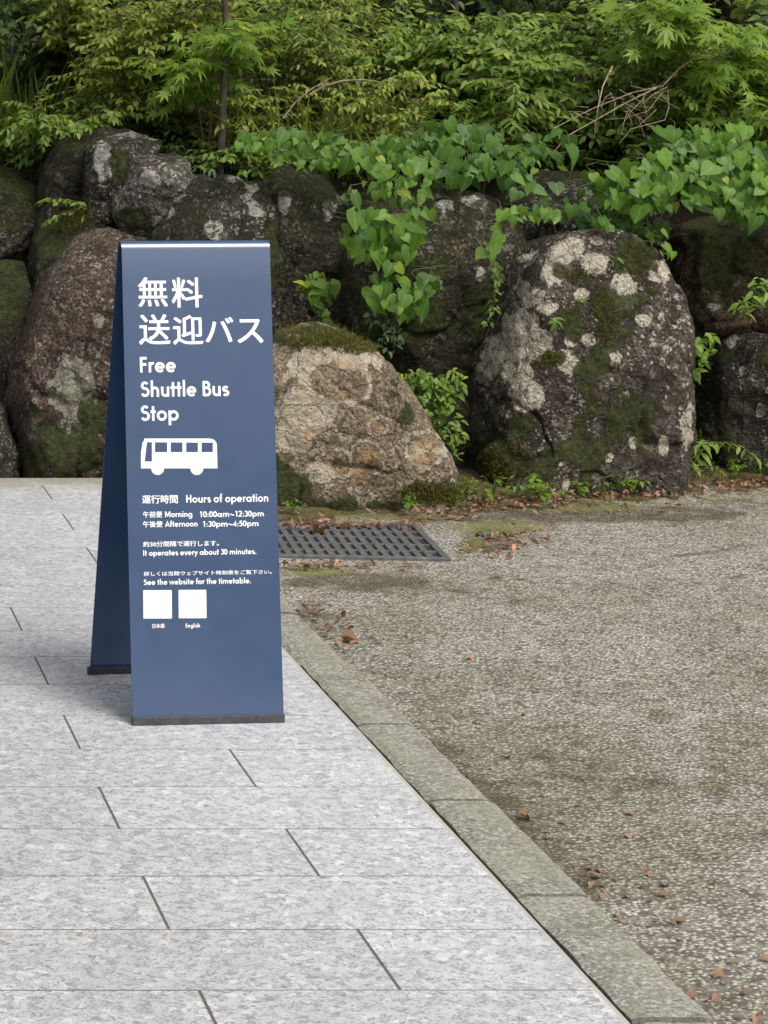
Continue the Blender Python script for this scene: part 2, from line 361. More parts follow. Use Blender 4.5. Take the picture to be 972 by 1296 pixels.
# tyre-polished arcs crossing the drive
for y0_, sl_, a in ((735, -.10, .85), (768, -.085, .8), (702, -.12, .6), (880, -.04, .55), (800, -.05, .5), (960, -.03, .4)):
    yy = y0_ + sl_ * (ix - 600) - .00012 * (ix - 600) ** 2 + 5 * vnoise(np.stack([ix * .012, iy * 0, iy * 0], 1), 3)
    dirt = np.maximum(dirt, a * np.clip(1 - np.abs(iy - yy) / 5, 0, 1) * np.clip((ix - 460) / 120, 0, 1) * (.55 + .45 * vnoise(np.stack([ix * .03, iy * .1, iy * 0], 1), 8)))
for x, y, rx, ry, a in ((480,654,140,7,.8),(630,668,75,12,.85),(600,690,25,14,.8),(400,722,60,9,.9),(470,720,60,6,.5),(740,640,120,10,.75),(870,632,110,8,.6),(700,672,30,14,.3),(660,700,30,9,.5),(858,655,18,6,.6),(960,622,60,8,.6)):
    soft = np.maximum(soft, a * blob(ix, iy, x, y, rx, ry))
nx = len(gx); ii = (np.arange(len(gy) - 1)[:, None] * nx + np.arange(nx - 1)[None]).ravel()
tag(link('ground', mesh_np('ground', pts, np.stack([ii, ii + 1, ii + nx + 1, ii + nx], 1), [M['asphalt']], {'moss': moss, 'dirt': dirt, 'softmoss': soft}, smooth=True)), kind='structure')

# planted bank behind the wall
k = N('soil'); v = k.geo().outputs['Position']; n = k.noise(v, 8, 6, .65); n2 = k.noise(v, 60, 4)
c = k.mix(n, (.018, .014, .009), (.05, .038, .022)); c = k.mix(k.step(n, .5, .62), c, (.03, .036, .010))
M['soil'] = k.done(c, .95, k.bump(k.math('ADD', n, n2), .8, .03), spec=.2)
def bank_z(x, y):
    s = np.clip((1.75 - np.asarray(x)) / .5, 0, 1); y = y - .75 * s * s * (3 - 2 * s); t = np.clip((y - 9.0) / .55, 0, 1); return -.1 + 1.12 * t * t * (3 - 2 * t) + np.clip(y - 9.5, 0, 60) * .45
bx, by = np.concatenate([np.linspace(-60, -3, 12), np.linspace(-2.5, 8, 120), np.linspace(8.5, 60, 12)]), np.concatenate([np.linspace(8.85, 12, 60), np.linspace(12.3, 40, 25)])
XX, YY = np.meshgrid(bx, by); pts = np.stack([XX.ravel(), YY.ravel(), bank_z(XX, YY).ravel()], 1)
pts[:, 2] += .06 * fbm(pts * 3, 4, 11) * np.clip((pts[:, 1] - 9), 0, 1) + 0; pts[:, 1] += .05 * fbm(pts * 4, 3, 12)
nx = len(bx); ii = (np.arange(len(by) - 1)[:, None] * nx + np.arange(nx - 1)[None]).ravel()
tag(link('bank', mesh_np('bank', pts, np.stack([ii, ii + 1, ii + nx + 1, ii + nx], 1), [M['soil']], smooth=True)), kind='structure')

# ------------------------------------------------------------------ the A-frame sign
YAW = math.radians(4.2)
SF = np.array((.9134, 5.351, 0.0)); SU = np.array((math.cos(YAW), math.sin(YAW), 0)); SB = np.array((-math.sin(YAW), math.cos(YAW), 0))
SW, SPREAD, APEX, SH = .360, .449, .128, 1.121
k = N('navy_enamel'); v = k.geo().outputs['Position']; n = k.noise(v, 900, 2); n2 = k.noise(v, 14, 5)
M['navy'] = k.done(k.mix(k.step(n2, .3, .7), (.009, .040, .112), (.010, .043, .118)), k.step(n2, .3, .75, .29, .33), k.bump(n2, .02, .002), spec=1.0); k.b.inputs['IOR'].default_value = 1.64
M['white_vinyl'] = plain_mat('white_vinyl', (.80, .80, .82), (.84, .84, .85), 40, .5, .02)
M['dark_rubber'] = plain_mat('dark_rubber', (.022, .024, .030), (.045, .047, .055), 60, .6, .2, .001)
sign = thing('a_frame_sign', 'dark blue A-frame sign with white bus lettering standing on pale granite paving', 'sign', SF + SU * SW / 2 + SB * SPREAD / 2)
so = np.array(sign.location)
def loc_s(p): return np.asarray(p) - so
# profile in (b, z): front sheet, rolled top, back sheet
R = .020
a_f = math.atan2(APEX, SH); a_b = math.atan2(SPREAD - APEX, SH)
def front_at(z): return np.array((APEX * z / SH - .0, z))
prof = []
top = SH - R; cf = np.array((APEX, top))                      # centre of the roll
ff = np.array((0.0, .006)); bb = np.array((SPREAD, .006))
df = (cf - ff) / np.linalg.norm(cf - ff); nf_ = np.array((-df[1], df[0]))   # outward (towards viewer)
db = (cf - bb) / np.linalg.norm(cf - bb); nb_ = np.array((db[1], -db[0]))
a0, a1 = math.atan2(nf_[1], nf_[0]), math.atan2(nb_[1], nb_[0])
for t in np.linspace(0, 1, 14): prof.append(ff + nf_ * 0 + (cf + nf_ * R - ff) * t)
for t in np.linspace(0, 1, 18)[1:-1]:
    a = a0 + (a1 - a0) * t; prof.append(cf + R * np.array((math.cos(a), math.sin(a))))
for t in np.linspace(1, 0, 14): prof.append(bb + (cf + nb_ * R - bb) * t)
prof = np.array(prof); FRONT0, FRONT1 = prof[0], prof[13]
d = np.gradient(prof, axis=0); d /= np.linalg.norm(d, axis=1)[:, None]; inn = np.stack([d[:, 1], -d[:, 0]], 1)
inner = prof + inn * .0025
V = []; F = []
m = len(prof)
for u in (0, SW):
    for P2 in (prof, inner):
        for b, z in P2: V.append(loc_s(SF + SU * u + SB * b + np.array((0, 0, z))))
for i in range(m - 1):
    F += [(i, 2*m+i, 2*m+i+1, i+1), (m+i, m+i+1, 3*m+i+1, 3*m+i), (i, i+1, m+i+1, m+i), (2*m+i, 3*m+i, 3*m+i+1, 2*m+i+1)]
F += [(0, m, 3*m, 2*m), (m-1, 3*m-1, 4*m-1, 2*m-1)]
brd = link('board', mesh_np('board', V, F, [M['navy']], smooth=True), sign)
es = brd.modifiers.new('es', 'EDGE_SPLIT'); es.split_angle = math.radians(35)
# foot strips
def foot(b0, lean, over):
    f = MB(); pr = [(-.006, .0), (.010, .0), (.010, .019), (-.006, .019)]
    pr = [(b0 + q[0] + (q[1] * lean), q[1]) for q in pr]; V = []
    for u in (-over, SW + over):
        for b, z in pr: V.append(loc_s(SF + SU * u + SB * b + np.array((0, 0, z + .0005))))
    f.add(V, [(0,1,2,3),(7,6,5,4),(0,4,5,1),(1,5,6,2),(2,6,7,3),(3,7,4,0)])
    return f.build('foot_strip', M['dark_rubber'], sign, bevel=.0015)
foot(-.001, APEX / SH, .001); foot(SPREAD - .003, -(SPREAD - APEX) / SH, .006)
# mapping photo pixel -> (u, v) on the front sheet; v measured upward along the slope
FA = SF + SB * FRONT0[0] + np.array((0, 0, FRONT0[1])); fslope = FRONT1 - FRONT0; fl = np.linalg.norm(fslope); fslope = fslope / fl
FV = SB * fslope[0] + np.array((0, 0, fslope[1])); FN = np.cross(SU, FV); FN = FN / np.linalg.norm(FN)   # towards viewer
if FN[1] > 0: FN = -FN
EYEP = np.array((0, 0, EYE))
def suv(x, y):
    dr = P(x, y, 1.0) - EYEP; t = np.dot(FA - EYEP, FN) / np.dot(dr, FN); q = EYEP + dr * t - FA
    return np.array((np.dot(q, SU), np.dot(q, FV)))
def on_sheet(u, v, h): return loc_s(FA + SU * u + FV * v + FN * h)

def thick(pts, wd):
    p = np.asarray(pts, float); nseg = len(p) - 1
    d = p[1:] - p[:-1]; d /= np.linalg.norm(d, axis=1)[:, None]; nn = np.stack([-d[:, 1], d[:, 0]], 1)
    L, Rr = [], []
    for i in range(len(p)):
        if i == 0: o = nn[0]
        elif i == nseg: o = nn[-1]
        else:
            o = nn[i - 1] + nn[i]; o = o / max(np.dot(o, nn[i]), .35)
        L.append(p[i] + o * wd / 2); Rr.append(p[i] - o * wd / 2)
    return L, Rr
def arc(cx, cy, rx, ry, a0, a1, n=14):
    return [(cx + rx * math.cos(math.radians(a0 + (a1 - a0) * i / n)), cy + ry * math.sin(math.radians(a0 + (a1 - a0) * i / n))) for i in range(n + 1)]
r_ = .255; c_ = .33
def arch(x): return [(x, 0), (x, .66)], arc(x + .2, .40, .2, .185, 180, 0) + [(x + .4, 0)]
GL = {
 'o': ([arc(.37, c_, r_, r_, 0, 360, 26)], .74),
 'e': ([arc(.37, c_, r_, r_, 0, 318, 24), [(.13, c_), (.66, c_)]], .74),
 'a': ([arc(.37, c_, r_, r_, 0, 360, 26), [(.63, 0), (.63, .66)]], .80),
 'b': ([arc(.41, c_, r_, r_, 0, 360, 26), [(.155, 0), (.155, 1.08)]], .78),
 'p': ([arc(.41, c_, r_, r_, 0, 360, 26), [(.155, -.3), (.155, .66)]], .78),
 'g': ([arc(.37, c_, r_, r_, 0, 360, 26), [(.63, .66), (.63, -.03)] + arc(.39, -.03, .24, .22, 0, -150)[1:]], .80),
 'h': ([[(.155, 0), (.155, 1.08)], arch(.155)[1]], .71), 'n': (list(arch(.155)), .71),
 'm': (list(arch(.155)) + [arc(.755, .40, .2, .185, 180, 0) + [(.955, 0)]], 1.11),
 'u': ([[(.155, .66), (.155, .26)] + arc(.355, .26, .2, .185, 180, 360)[1:], [(.555, 0), (.555, .66)]], .71),
 'r': ([[(.155, 0), (.155, .66)], arc(.36, .40, .2, .19, 180, 70)], .46),
 't': ([[(.2, 0), (.2, .95)], [(.02, .59), (.38, .59)]], .40), 'l': ([[(.155, 0), (.155, 1.08)]], .31),
 'i': ([[(.155, 0), (.155, .66)], [(.155, .82), (.155, .98)]], .31),
 's': ([arc(.28, .465, .155, .125, 35, 270) + arc(.28, .205, .165, .135, 90, -145)[1:]], .54),
 'f': ([[(.2, 0), (.2, .86)] + arc(.36, .86, .16, .17, 180, 80)[1:], [(.02, .59), (.40, .59)]], .42),
 'v': ([[(.06, .66), (.29, .04), (.52, .66)]], .58), 'w': ([[(.06, .66), (.25, .04), (.46, .62), (.67, .04), (.86, .66)]], .92),
 'y': ([[(.06, .66), (.31, .08)], [(.54, .66), (.16, -.3)]], .60),
 'S': ([arc(.33, .735, .195, .19, 30, 270) + arc(.33, .31, .225, .235, 90, -155)[1:]], .66),
 'F': ([[(.17, 0), (.17, 1)], [(.17, .925), (.55, .925)], [(.17, .52), (.52, .52)]], .60),
 'E': ([[(.17, 0), (.17, 1)], [(.17, .925), (.55, .925)], [(.17, .52), (.52, .52)], [(.17, .075), (.55, .075)]], .62),
 'B': ([[(.17, 0), (.17, 1)], [(.17, .925), (.34, .925)] + arc(.34, .74, .19, .185, 90, -90)[1:] + [(.17, .555)], [(.17, .556), (.37, .556)] + arc(.37, .315, .225, .24, 90, -90)[1:] + [(.17, .075)]], .70),
 'H': ([[(.17, 0), (.17, 1)], [(.66, 0), (.66, 1)], [(.17, .52), (.66, .52)]], .83),
 'M': ([[(.15, 0), (.15, 1)], [(.19, .97), (.52, .22), (.85, .97)], [(.89, 0), (.89, 1)]], 1.04), 'A': ([[(.06, 0), (.40, .95), (.74, 0)], [(.17, .30), (.63, .30)]], .80),
 'I': ([[(.17, 0), (.17, 1)]], .34),
 '0': ([arc(.31, .5, .215, .425, 0, 360, 28)], .62), '1': ([[(.34, 0), (.34, 1)], [(.36, .96), (.14, .82)]], .58),
 '2': ([arc(.29, .71, .2, .215, 165, -35) + [(.11, .075), (.53, .075)]], .60),
 '3': ([arc(.28, .735, .18, .19, 150, -90), arc(.28, .31, .215, .235, 90, -150)], .58),
 '4': ([[(.43, 0), (.43, .93), (.1, .27), (.57, .27)]], .62), '5': ([[(.5, .925), (.21, .925), (.15, .52)] + arc(.28, .33, .225, .255, 115, -140)], .60),
 ':': ([[(.15, .0), (.15, .17)], [(.15, .42), (.15, .59)]], .30), '.': ([[(.15, 0), (.15, .16)]], .30), ' ': ([], .32),
 '~': ([[(.06 + .64 * i / 16, .36 + .085 * math.sin(2 * math.pi * i / 16)) for i in range(17)]], .76),
}
def lettering(mb):
    return mb.build('lettering', M['white_vinyl'], sign)
def latin(text, x0, x1, ytop, ybase, wt=.17):
    """stroke lettering fitted between photo pixels"""
    a = suv(x0, ybase); b = suv(x1, ybase); t = suv(x0, ytop); mb = MB(); pen = 0; strokes = []
    for ch in text:
        st, adv = GL[ch]; strokes += [[(px + pen, py) for px, py in s] for s in st]; pen += adv
    mn = min(p[0] for s in strokes for p in s) - wt / 2; mx = max(p[0] for s in strokes for p in s) + wt / 2
    sx = (b[0] - a[0]) / (mx - mn); sy = t[1] - a[1]
    for i, s in enumerate(strokes):
        L, Rr = thick(s, wt); n = len(L); h = .0008 + .00004 * (i % 5)
        V = [on_sheet(a[0] + (q[0] - mn) * sx, a[1] + q[1] * sy, h) for q in L + Rr]
        mb.add(V, [(j, n + j, n + j + 1, j + 1) for j in range(n - 1)])
    return lettering(mb)
def cjk(text, x0, x1, y0, y1, bold=.018):
    """one run of Japanese glyphs from the built-in font, fitted to a photo box"""
    cu = bpy.data.curves.new('glyphs', 'FONT'); cu.body = text; cu.size = 1; cu.resolution_u = 3; cu.fill_mode = 'FRONT'
    ob = bpy.data.objects.new('glyphs', cu); COL.objects.link(ob)
    dg = bpy.context.evaluated_depsgraph_get(); me = bpy.data.meshes.new_from_object(ob.evaluated_get(dg), depsgraph=dg)
    bpy.data.objects.remove(ob); bpy.data.curves.remove(cu)
    V = np.array([v.co[:2] for v in me.vertices]); mn, mx = V.min(0), V.max(0)
    a, b = suv(x0, y1), suv(x1, y0); Q = a + (V - mn) / (mx - mn) * (b - a)
    mb = MB(); em = (b[1] - a[1]) / max(mx[1] - mn[1], .5) * bold; polys = [list(p.vertices) for p in me.polygons]
    for i, (sx, sy) in enumerate(((-1, -.7), (1, -.7), (-1, .7), (1, .7), (0, 0))):
        mb.add([on_sheet(q[0] + sx * em, q[1] + sy * em, .0008 + .00004 * i) for q in Q], polys)
    bpy.data.meshes.remove(me)
    return lettering(mb)
for ch, bx in (('無', (175.5, 211, 351, 388)), ('料', (218, 255, 351.5, 389)), ('送', (176.5, 214.4, 398, 436)), ('迎', (219.6, 255.8, 399, 436)), ('バ', (260.5, 294.5, 401.5, 433)), ('ス', (301, 332, 404, 434))):
    cjk(ch, *bx, bold=.013)
latin('Free', 177.2, 223.3, 451.9, 471.5, .165); latin('Shuttle Bus', 178.4, 290.2, 483.0, 502.3, .165); latin('Stop', 178.4, 226.2, 513.3, 532.7, .165)
cjk('運行時間', 180, 224.5, 626.2, 637.4); latin('Hours of operation', 235.7, 339.5, 626.4, 636.2)
cjk('午前便', 181, 205, 647, 655.2); latin('Morning', 208.8, 243.2, 647.2, 654.6); latin('10:00am~12:30pm', 252.5, 333.9, 647.2, 654.6)
cjk('午後便', 181, 205.4, 659.3, 667.5); latin('Afternoon', 208.8, 249.9, 659.6, 666.8); latin('1:30pm~4:50pm', 256.4, 327.2, 659.6, 666.8)
cjk('約30分間隔で運行します。', 181.2, 276.7, 683.9, 692.2); latin('It operates every about 30 minutes.', 181.2, 324.2, 696.4, 703.4)
cjk('詳しくは当館ウェブサイト時刻表をご覧下さい。', 182, 343.6, 720.8, 729); latin('See the website for the timetable.', 182, 317.3, 733.4, 740.4)
cjk('日本語', 192.8, 208, 789.2, 795); latin('English', 235, 253, 789.2, 794.3)
def flat(name, poly, h=.0008, holes=None):
    mb = MB(); mb.add([on_sheet(*suv(x, y), h) for x, y in poly], [list(range(len(poly)))[::-1]]); return mb.build(name, M['white_vinyl'], sign)
flat('label_square', [(181.2, 747), (217.2, 746.8), (217.5, 782.6), (181.5, 782.8)])
flat('label_square', [(225.9, 746.6), (260.9, 746.4), (261.3, 782.2), (226.2, 782.4)])
# bus pictogram in crop units, assembled from butted pieces
def cp(x, y): return suv(100 + x / 3.471, 540 + y / 3.471)
bus = MB(); hcount = [0]
def bp(poly):
    bus.add([on_sheet(*cp(x, y), .0008 + hcount[0] * .00002) for x, y in poly], [list(range(len(poly)))[::-1]]); hcount[0] = (hcount[0] + 1) % 6
bp([(287, 52), (575, 52), (588, 55), (588, 70), (283, 68)])                          # roof
bp([(272, 112), (280, 66), (298, 66), (288, 153), (288, 183), (272, 183)])            # windscreen pillar
bp([(288, 153), (320, 153), (320, 183), (288, 183)])
for x0, x1 in ((320, 333), (387, 402), (454, 470), (522, 538)): bp([(x0, 66), (x1, 66), (x1, 113), (x0, 113)])
bp([(588, 55), (599, 63), (605, 76), (606, 113), (588, 113), (587, 90), (580, 78), (566, 70), (588, 68)][:6] + [(588, 70)])
bp([(320, 112), (606, 112), (608, 183), (320, 183)])
for cx in (345, 517): bp([(cx + 28 * math.cos(a), 184 + 28 * math.sin(a)) for a in np.linspace(0, 2 * math.pi, 28)[:-1]])
bus.build('bus_pictogram', M['white_vinyl'], sign)

# ------------------------------------------------------------------ drain grate
M['iron'] = plain_mat('iron', (.06, .063, .068), (.115, .118, .122), 40, .5, .25, .002)
GA = math.radians(5.5)
grate = thing('drain_grate', 'dark iron slotted drain grate set in the ground below the boulders', 'drain', (2.24, 7.42, AZ)); grate.rotation_euler = (0, 0, -GA)
GWd, GD = .66, .54
fr = MB(); fr.box((-GWd, -GD/2, -.02), (0, -GD/2 + .022, .012)); fr.box((-GWd, GD/2 - .022, -.02), (0, GD/2, .012)); fr.box((-.022, -GD/2 + .022, -.02), (0, GD/2 - .022, .012)); fr.box((-GWd, -GD/2 + .022, -.02), (-GWd + .022, GD/2 - .022, .012))
fr.build('frame', M['iron'], grate, bevel=.002)
br = MB(); x = -GWd + .034
while x < -.03: br.box((x - .0105, -GD/2 + .022, -.02), (x + .0105, GD/2 - .022, .010)); x += .0335
br.build('bars', M['iron'], grate, bevel=.002)
cr = MB()
for yc in (-.155, -.055, .055, .155):
    cr.box((-GWd + .022, yc - .009, -.018), (-.022, yc + .009, .0088))
cr.build('cross_bars', M['iron'], grate)
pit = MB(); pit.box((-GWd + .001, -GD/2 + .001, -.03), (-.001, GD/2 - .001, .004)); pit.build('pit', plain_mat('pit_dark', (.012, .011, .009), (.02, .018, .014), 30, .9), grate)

# ------------------------------------------------------------------ boulders
RM = {
 'brown': rock_mat('brown_stone', (.042, .027, .018), (.088, .060, .042), (.125, .092, .068), speck=.55, lichen=(.32, .29, .24), lichen2=(.15, .175, .12)),
 'dark':  rock_mat('dark_stone', (.023, .019, .012), (.054, .046, .032), (.094, .082, .060), speck=.5),
 'grey':  rock_mat('grey_stone', (.08, .072, .058), (.14, .128, .106), (.21, .195, .168), speck=.6),
 'tan':   rock_mat('tan_stone', (.155, .118, .074), (.25, .195, .128), (.33, .27, .19), lichen=(.46, .41, .315), lichen2=(.32, .285, .205), speck=.4, stain=(.29, .17, .075)),
 'lichen': rock_mat('lichen_stone', (.036, .028, .020), (.080, .063, .048), (.13, .108, .085), lichen=(.52, .48, .385), lichen2=(.35, .315, .245), speck=.55),
 'mossy': rock_mat('mossy_stone', (.024, .021, .010), (.052, .045, .021), (.078, .066, .036), speck=.25),
 'earth': rock_mat('earthy_stone', (.044, .029, .014), (.085, .058, .029), (.11, .08, .042), speck=.2),
}
ROCKS = {}
def rock(label, poly, Yc, df=.35, dbk=.4, mat='dark', seed=1, nth=200, nph=90, e=.62, patches=(), moss_up=.5, moss_all=0.0, facets=9, rough=1.0):
    poly = np.array([(P(x, y, Yc)[0], P(x, y, Yc)[2]) for x, y in poly])
    q = np.roll(poly, -1, 0); cr = poly[:, 0] * q[:, 1] - q[:, 0] * poly[:, 1]; A = cr.sum() / 2
    cen = ((poly + q) * cr[:, None]).sum(0) / (6 * A)
    th = np.linspace(0, 2 * math.pi, nth, endpoint=False); Rr = np.zeros(nth)
    for i, t in enumerate(th):
        d = np.array((math.cos(t), math.sin(t))); e1 = q - poly
        den = d[0] * e1[:, 1] - d[1] * e1[:, 0]; den = np.where(np.abs(den) < 1e-9, 1e-9, den)
        rel = poly - cen; tt = (rel[:, 0] * e1[:, 1] - rel[:, 1] * e1[:, 0]) / den; ss = (rel[:, 0] * d[1] - rel[:, 1] * d[0]) / den
        ok = (ss >= -1e-6) & (ss <= 1 + 1e-6) & (tt > 0); Rr[i] = tt[ok].max() if ok.any() else .05
    for _ in range(2): Rr = .25 * np.roll(Rr, 1) + .5 * Rr + .25 * np.roll(Rr, -1)
    nf_r = int(nph * .68); nb_r = nph - nf_r
    af = np.sin(np.linspace(0, 1, nf_r) * math.pi / 2); ab = np.sin(np.linspace(1, 0, nb_r + 1)[1:] * math.pi / 2)
    av = np.concatenate([af, ab]); sg = np.concatenate([-np.ones(nf_r), np.ones(nb_r)]); tv = av ** (1 / e); bv = sg * np.clip(1 - tv * tv, 0, 1) ** (e * .575)
    T, H_ = np.meshgrid(np.arange(nth), np.arange(nph)); T = T.ravel(); H_ = H_.ravel()
    a = av[H_]; b = bv[H_]
    X = np.stack([Rr[T] * np.cos(th[T]) * a, np.where(b < 0, df, dbk) * b, Rr[T] * np.sin(th[T]) * a], 1)
    size = float(Rr.mean())
    rg = np.random.default_rng(seed)
    for i in range(facets):
        n = rg.normal(size=3); n[1] = -abs(n[1]) * 1.2 if i < facets * .8 else n[1]; n /= np.linalg.norm(n)
        dd = X @ n; lim = dd.max() * rg.uniform(.72, .93); ov = np.maximum(dd - lim, 0); X = X - n[None] * (ov * .85)[:, None]
    C = np.array((cen[0], Yc, cen[1])); Wp = X + C
    nd = X / np.array((1, 1, 1)); nd = nd / (np.linalg.norm(nd, axis=1)[:, None] + 1e-6)
    disp = size * (.13 * fbm(Wp * (1.1 / size), 3, seed) + rough * (.07 * fbm(Wp * (3.2 / size), 5, seed + 7, .6))) + rough * .016 * fbm(Wp * 18, 5, seed + 13, .65)
    rid = 1 - np.abs(vnoise(Wp * (2.0 / size) + .35 * fbm(Wp * 6, 2, 3)[:, None], seed + 21)); disp -= size * .05 * np.clip((rid - .86) / .14, 0, 1) * rough
    Wp = Wp + nd * disp[:, None]
    i0 = (np.arange(nph - 1)[:, None] * nth + np.arange(nth)[None]).ravel(); i1 = (np.arange(nph - 1)[:, None] * nth + (np.arange(nth)[None] + 1) % nth).ravel()
    Fq = np.stack([i0, i0 + nth, i1 + nth, i1], 1)
    # vertex normals for moss on upward faces
    fn = np.cross(Wp[Fq[:, 2]] - Wp[Fq[:, 0]], Wp[Fq[:, 3]] - Wp[Fq[:, 1]]); vn = np.zeros_like(Wp)
    for kk in range(4): np.add.at(vn, Fq[:, kk], fn)
    vn /= np.linalg.norm(vn, axis=1)[:, None] + 1e-12
    if np.mean(np.sum(vn * nd, 1)) < 0: vn = -vn; Fq = Fq[:, ::-1]
    px = PX + FOC * Wp[:, 0] / Wp[:, 1]; py = PY + FOC * (EYE - Wp[:, 2]) / Wp[:, 1]; front = Wp[:, 1] < Yc + .1
    wob = 1.0 * fbm(Wp * 13, 5, seed + 31, .65)
    at = {'lichen': np.zeros(len(Wp)), 'moss': np.zeros(len(Wp)), 'stain': np.zeros(len(Wp))}
    at['moss'] = np.clip(moss_up * np.clip((vn[:, 2] - .25) / .5, 0, 1) + moss_all * (.6 + .8 * fbm(Wp * 4, 3, seed + 40)), 0, 1)
    for kind, x, y, rx, ry in patches:
        dd = np.sqrt(((px - x) / rx) ** 2 + ((py - y) / ry) ** 2) + wob * (2.0 if kind == 'moss' else 1)
        val = np.clip((1.3 - dd) / .6, 0, 1) * front
        if kind == 'ring':
            d0_ = dd - wob * .5; val = np.clip(1 - np.abs(d0_ - .95) / .34, 0, 1) * .8 * front; inner_ = np.clip((1.0 - d0_) / .4, 0, 1) * front
            at['stain'] = np.maximum(at['stain'] * (1 - inner_), np.clip(1 - np.abs(d0_ - .55) / .45, 0, 1) * .75 * front); at['lichen'] = at['lichen'] * (1 - inner_ * .8); kind = 'lichen'
        if kind[0] == '-': at[kind[1:]] = at[kind[1:]] * (1 - val)
        else: at[kind] = np.maximum(at[kind], val)
    zb = Wp[:, 2].min(); org = np.array((cen[0], Yc, max(zb, 0)))
    o = link('boulder', mesh_np('boulder', Wp - org, Fq, [RM[mat]], at, smooth=True), loc=tuple(org))
    tag(o, label, 'boulder', 'boulders of the rock wall')
    ROCKS[label] = (Wp, vn, o)
    return o
L_, M_, S_ = 'lichen', 'moss', 'stain'
rock('tall brown boulder left of the blue sign with a grey-green lichen patch',
     [(22,640),(14,530),(20,455),(42,395),(64,345),(95,306),(125,291),(152,288),(178,298),(225,335),(255,430),(260,530),(250,640)], 8.98, .38, .4, 'brown', 2,
     patches=[(L_,95,490,26,52),(L_,75,560,22,22),(M_,60,575,35,35),(M_,110,560,22,40),(L_,125,407,7,9),(M_,40,600,30,25)], moss_up=.25, e=.55)
rock('pointed dark and white boulder at the top left of the wall',
     [(92,330),(97,225),(108,186),(128,166),(165,167),(206,180),(198,200),(170,218),(152,245),(140,330)], 9.5, .3, .35, 'dark', 5, 140, 60,
     patches=[(L_,132,210,12,30),(L_,170,172,30,5),(M_,150,215,10,30)], facets=14, moss_up=.4, moss_all=.25)
rock('pale grey block wedged between the pointed and the triangular boulder',
     [(138,300),(146,248),(166,200),(198,188),(232,193),(245,225),(240,300)], 9.3, .28, .35, 'grey', 8, 140, 60, patches=[(M_,160,275,22,14),(L_,190,225,16,12)], facets=12, moss_up=.4, moss_all=.15)
rock('dark triangular boulder showing above the top edge of the blue sign',
     [(140,460),(148,320),(172,276),(205,246),(235,219),(262,208),(300,214),(330,244),(350,296),(366,345),(370,460)], 9.12, .35, .4, 'dark', 11, 180, 80,
     patches=[(L_,210,268,13,10),(L_,318,245,9,22),(L_,325,268,14,10),(L_,268,287,14,14),(L_,296,225,14,6),(M_,345,330,20,60),(M_,190,280,25,14)], facets=12, moss_up=.4, moss_all=.2)
rock('dark mossy boulder right of the sign top under the hanging vine',
     [(310,460),(322,300),(335,235),(370,208),(430,222),(462,265),(458,335),(445,400),(440,460)], 9.2, .33, .4, 'mossy', 14, 160, 70,
     patches=[(L_,416,266,8,12),(L_,352,415,5,14),(L_,360,255,8,16),(L_,433,250,10,8)], moss_all=.3, facets=12)
rock('tan rounded boulder with orange-rimmed lichens behind the drain grate',
     [(290,690),(296,540),(320,450),(362,428),(402,418),(440,425),(476,446),(504,484),(530,532),(560,582),(568,612),(556,690),(420,700)], 8.22, .30, .35, 'tan', 17, 240, 110, e=.42,
     patches=[(L_,392,470,30,30),(L_,372,530,30,52),(L_,440,460,40,22),(L_,400,520,30,30),('ring',427,586,24,19),('ring',463,580,22,24),('ring',478,541,14,12),('ring',537,570,28,26),(L_,405,600,18,14),('ring',430,480,40,30),(L_,532,593,9,7),(L_,450,458,22,10),(L_,555,572,10,6),
              (S_,463,574,12,12),(S_,479,540,7,6),(S_,455,602,9,9),(S_,392,550,7,12),
              (M_,415,424,60,10),(M_,360,432,30,10),(M_,515,527,10,10),(M_,496,497,8,12),(M_,545,622,40,12),(M_,375,625,30,22),(M_,490,640,60,8),(M_,350,610,24,30)], moss_up=.15, facets=2, rough=.7)
rock('brown-green mossy boulder hung with vine left of the lichen boulder',
     [(425,520),(430,330),(455,262),(500,240),(570,236),(622,252),(648,300),(640,370),(612,450),(600,520)], 8.95, .38, .35, 'mossy', 20, 200, 90,
     patches=[(L_,608,345,7,12),(L_,600,256,16,10),(L_,560,262,12,8),(M_,520,380,60,60),(M_,480,430,40,25),(M_,610,400,22,40)], moss_all=.25, facets=9)
rock('largest boulder of the wall with big cream lichen patches',
     [(590,680),(597,545),(604,472),(624,408),(645,350),(660,316),(700,298),(755,290),(796,306),(828,334),(846,378),(854,416),(876,480),(882,545),(876,680)], 8.58, .36, .4, 'lichen', 23, 300, 130, e=.40,
     patches=[(L_,718,318,22,20),(L_,753,334,21,19),(L_,702,346,15,15),(L_,790,364,18,23),(L_,674,378,14,14),(L_,735,372,10,9),(L_,815,405,10,8),(L_,745,430,9,9),(L_,660,365,10,10),(L_,655,412,28,24),(L_,640,440,28,30),(L_,680,440,22,24),(L_,655,468,24,20),(L_,716,458,14,16),(L_,668,503,24,20),(L_,774,452,12,9),(L_,757,306,12,8),(L_,660,320,18,16),(L_,835,345,14,14),(L_,690,390,16,10),(L_,722,432,10,8),(L_,790,500,7,5),(L_,618,465,14,30),(L_,870,540,8,30),(L_,800,560,6,8),(L_,770,580,7,6),(L_,840,565,6,14),(L_,716,612,6,10),(L_,700,580,7,6),
              (M_,735,350,18,14),(M_,800,330,26,22),(M_,765,400,22,40),(M_,720,410,25,20),(M_,694,455,20,12),(M_,745,500,14,40),(M_,690,590,40,26),(M_,640,580,40,40),(M_,810,520,20,30),(M_,745,590,25,25),(M_,735,540,14,30),(M_,815,375,16,12),(M_,712,345,10,10),(M_,780,540,16,26),(M_,660,545,26,22),(M_,760,455,10,20)], moss_up=.3, moss_all=.14, facets=2, rough=.8)
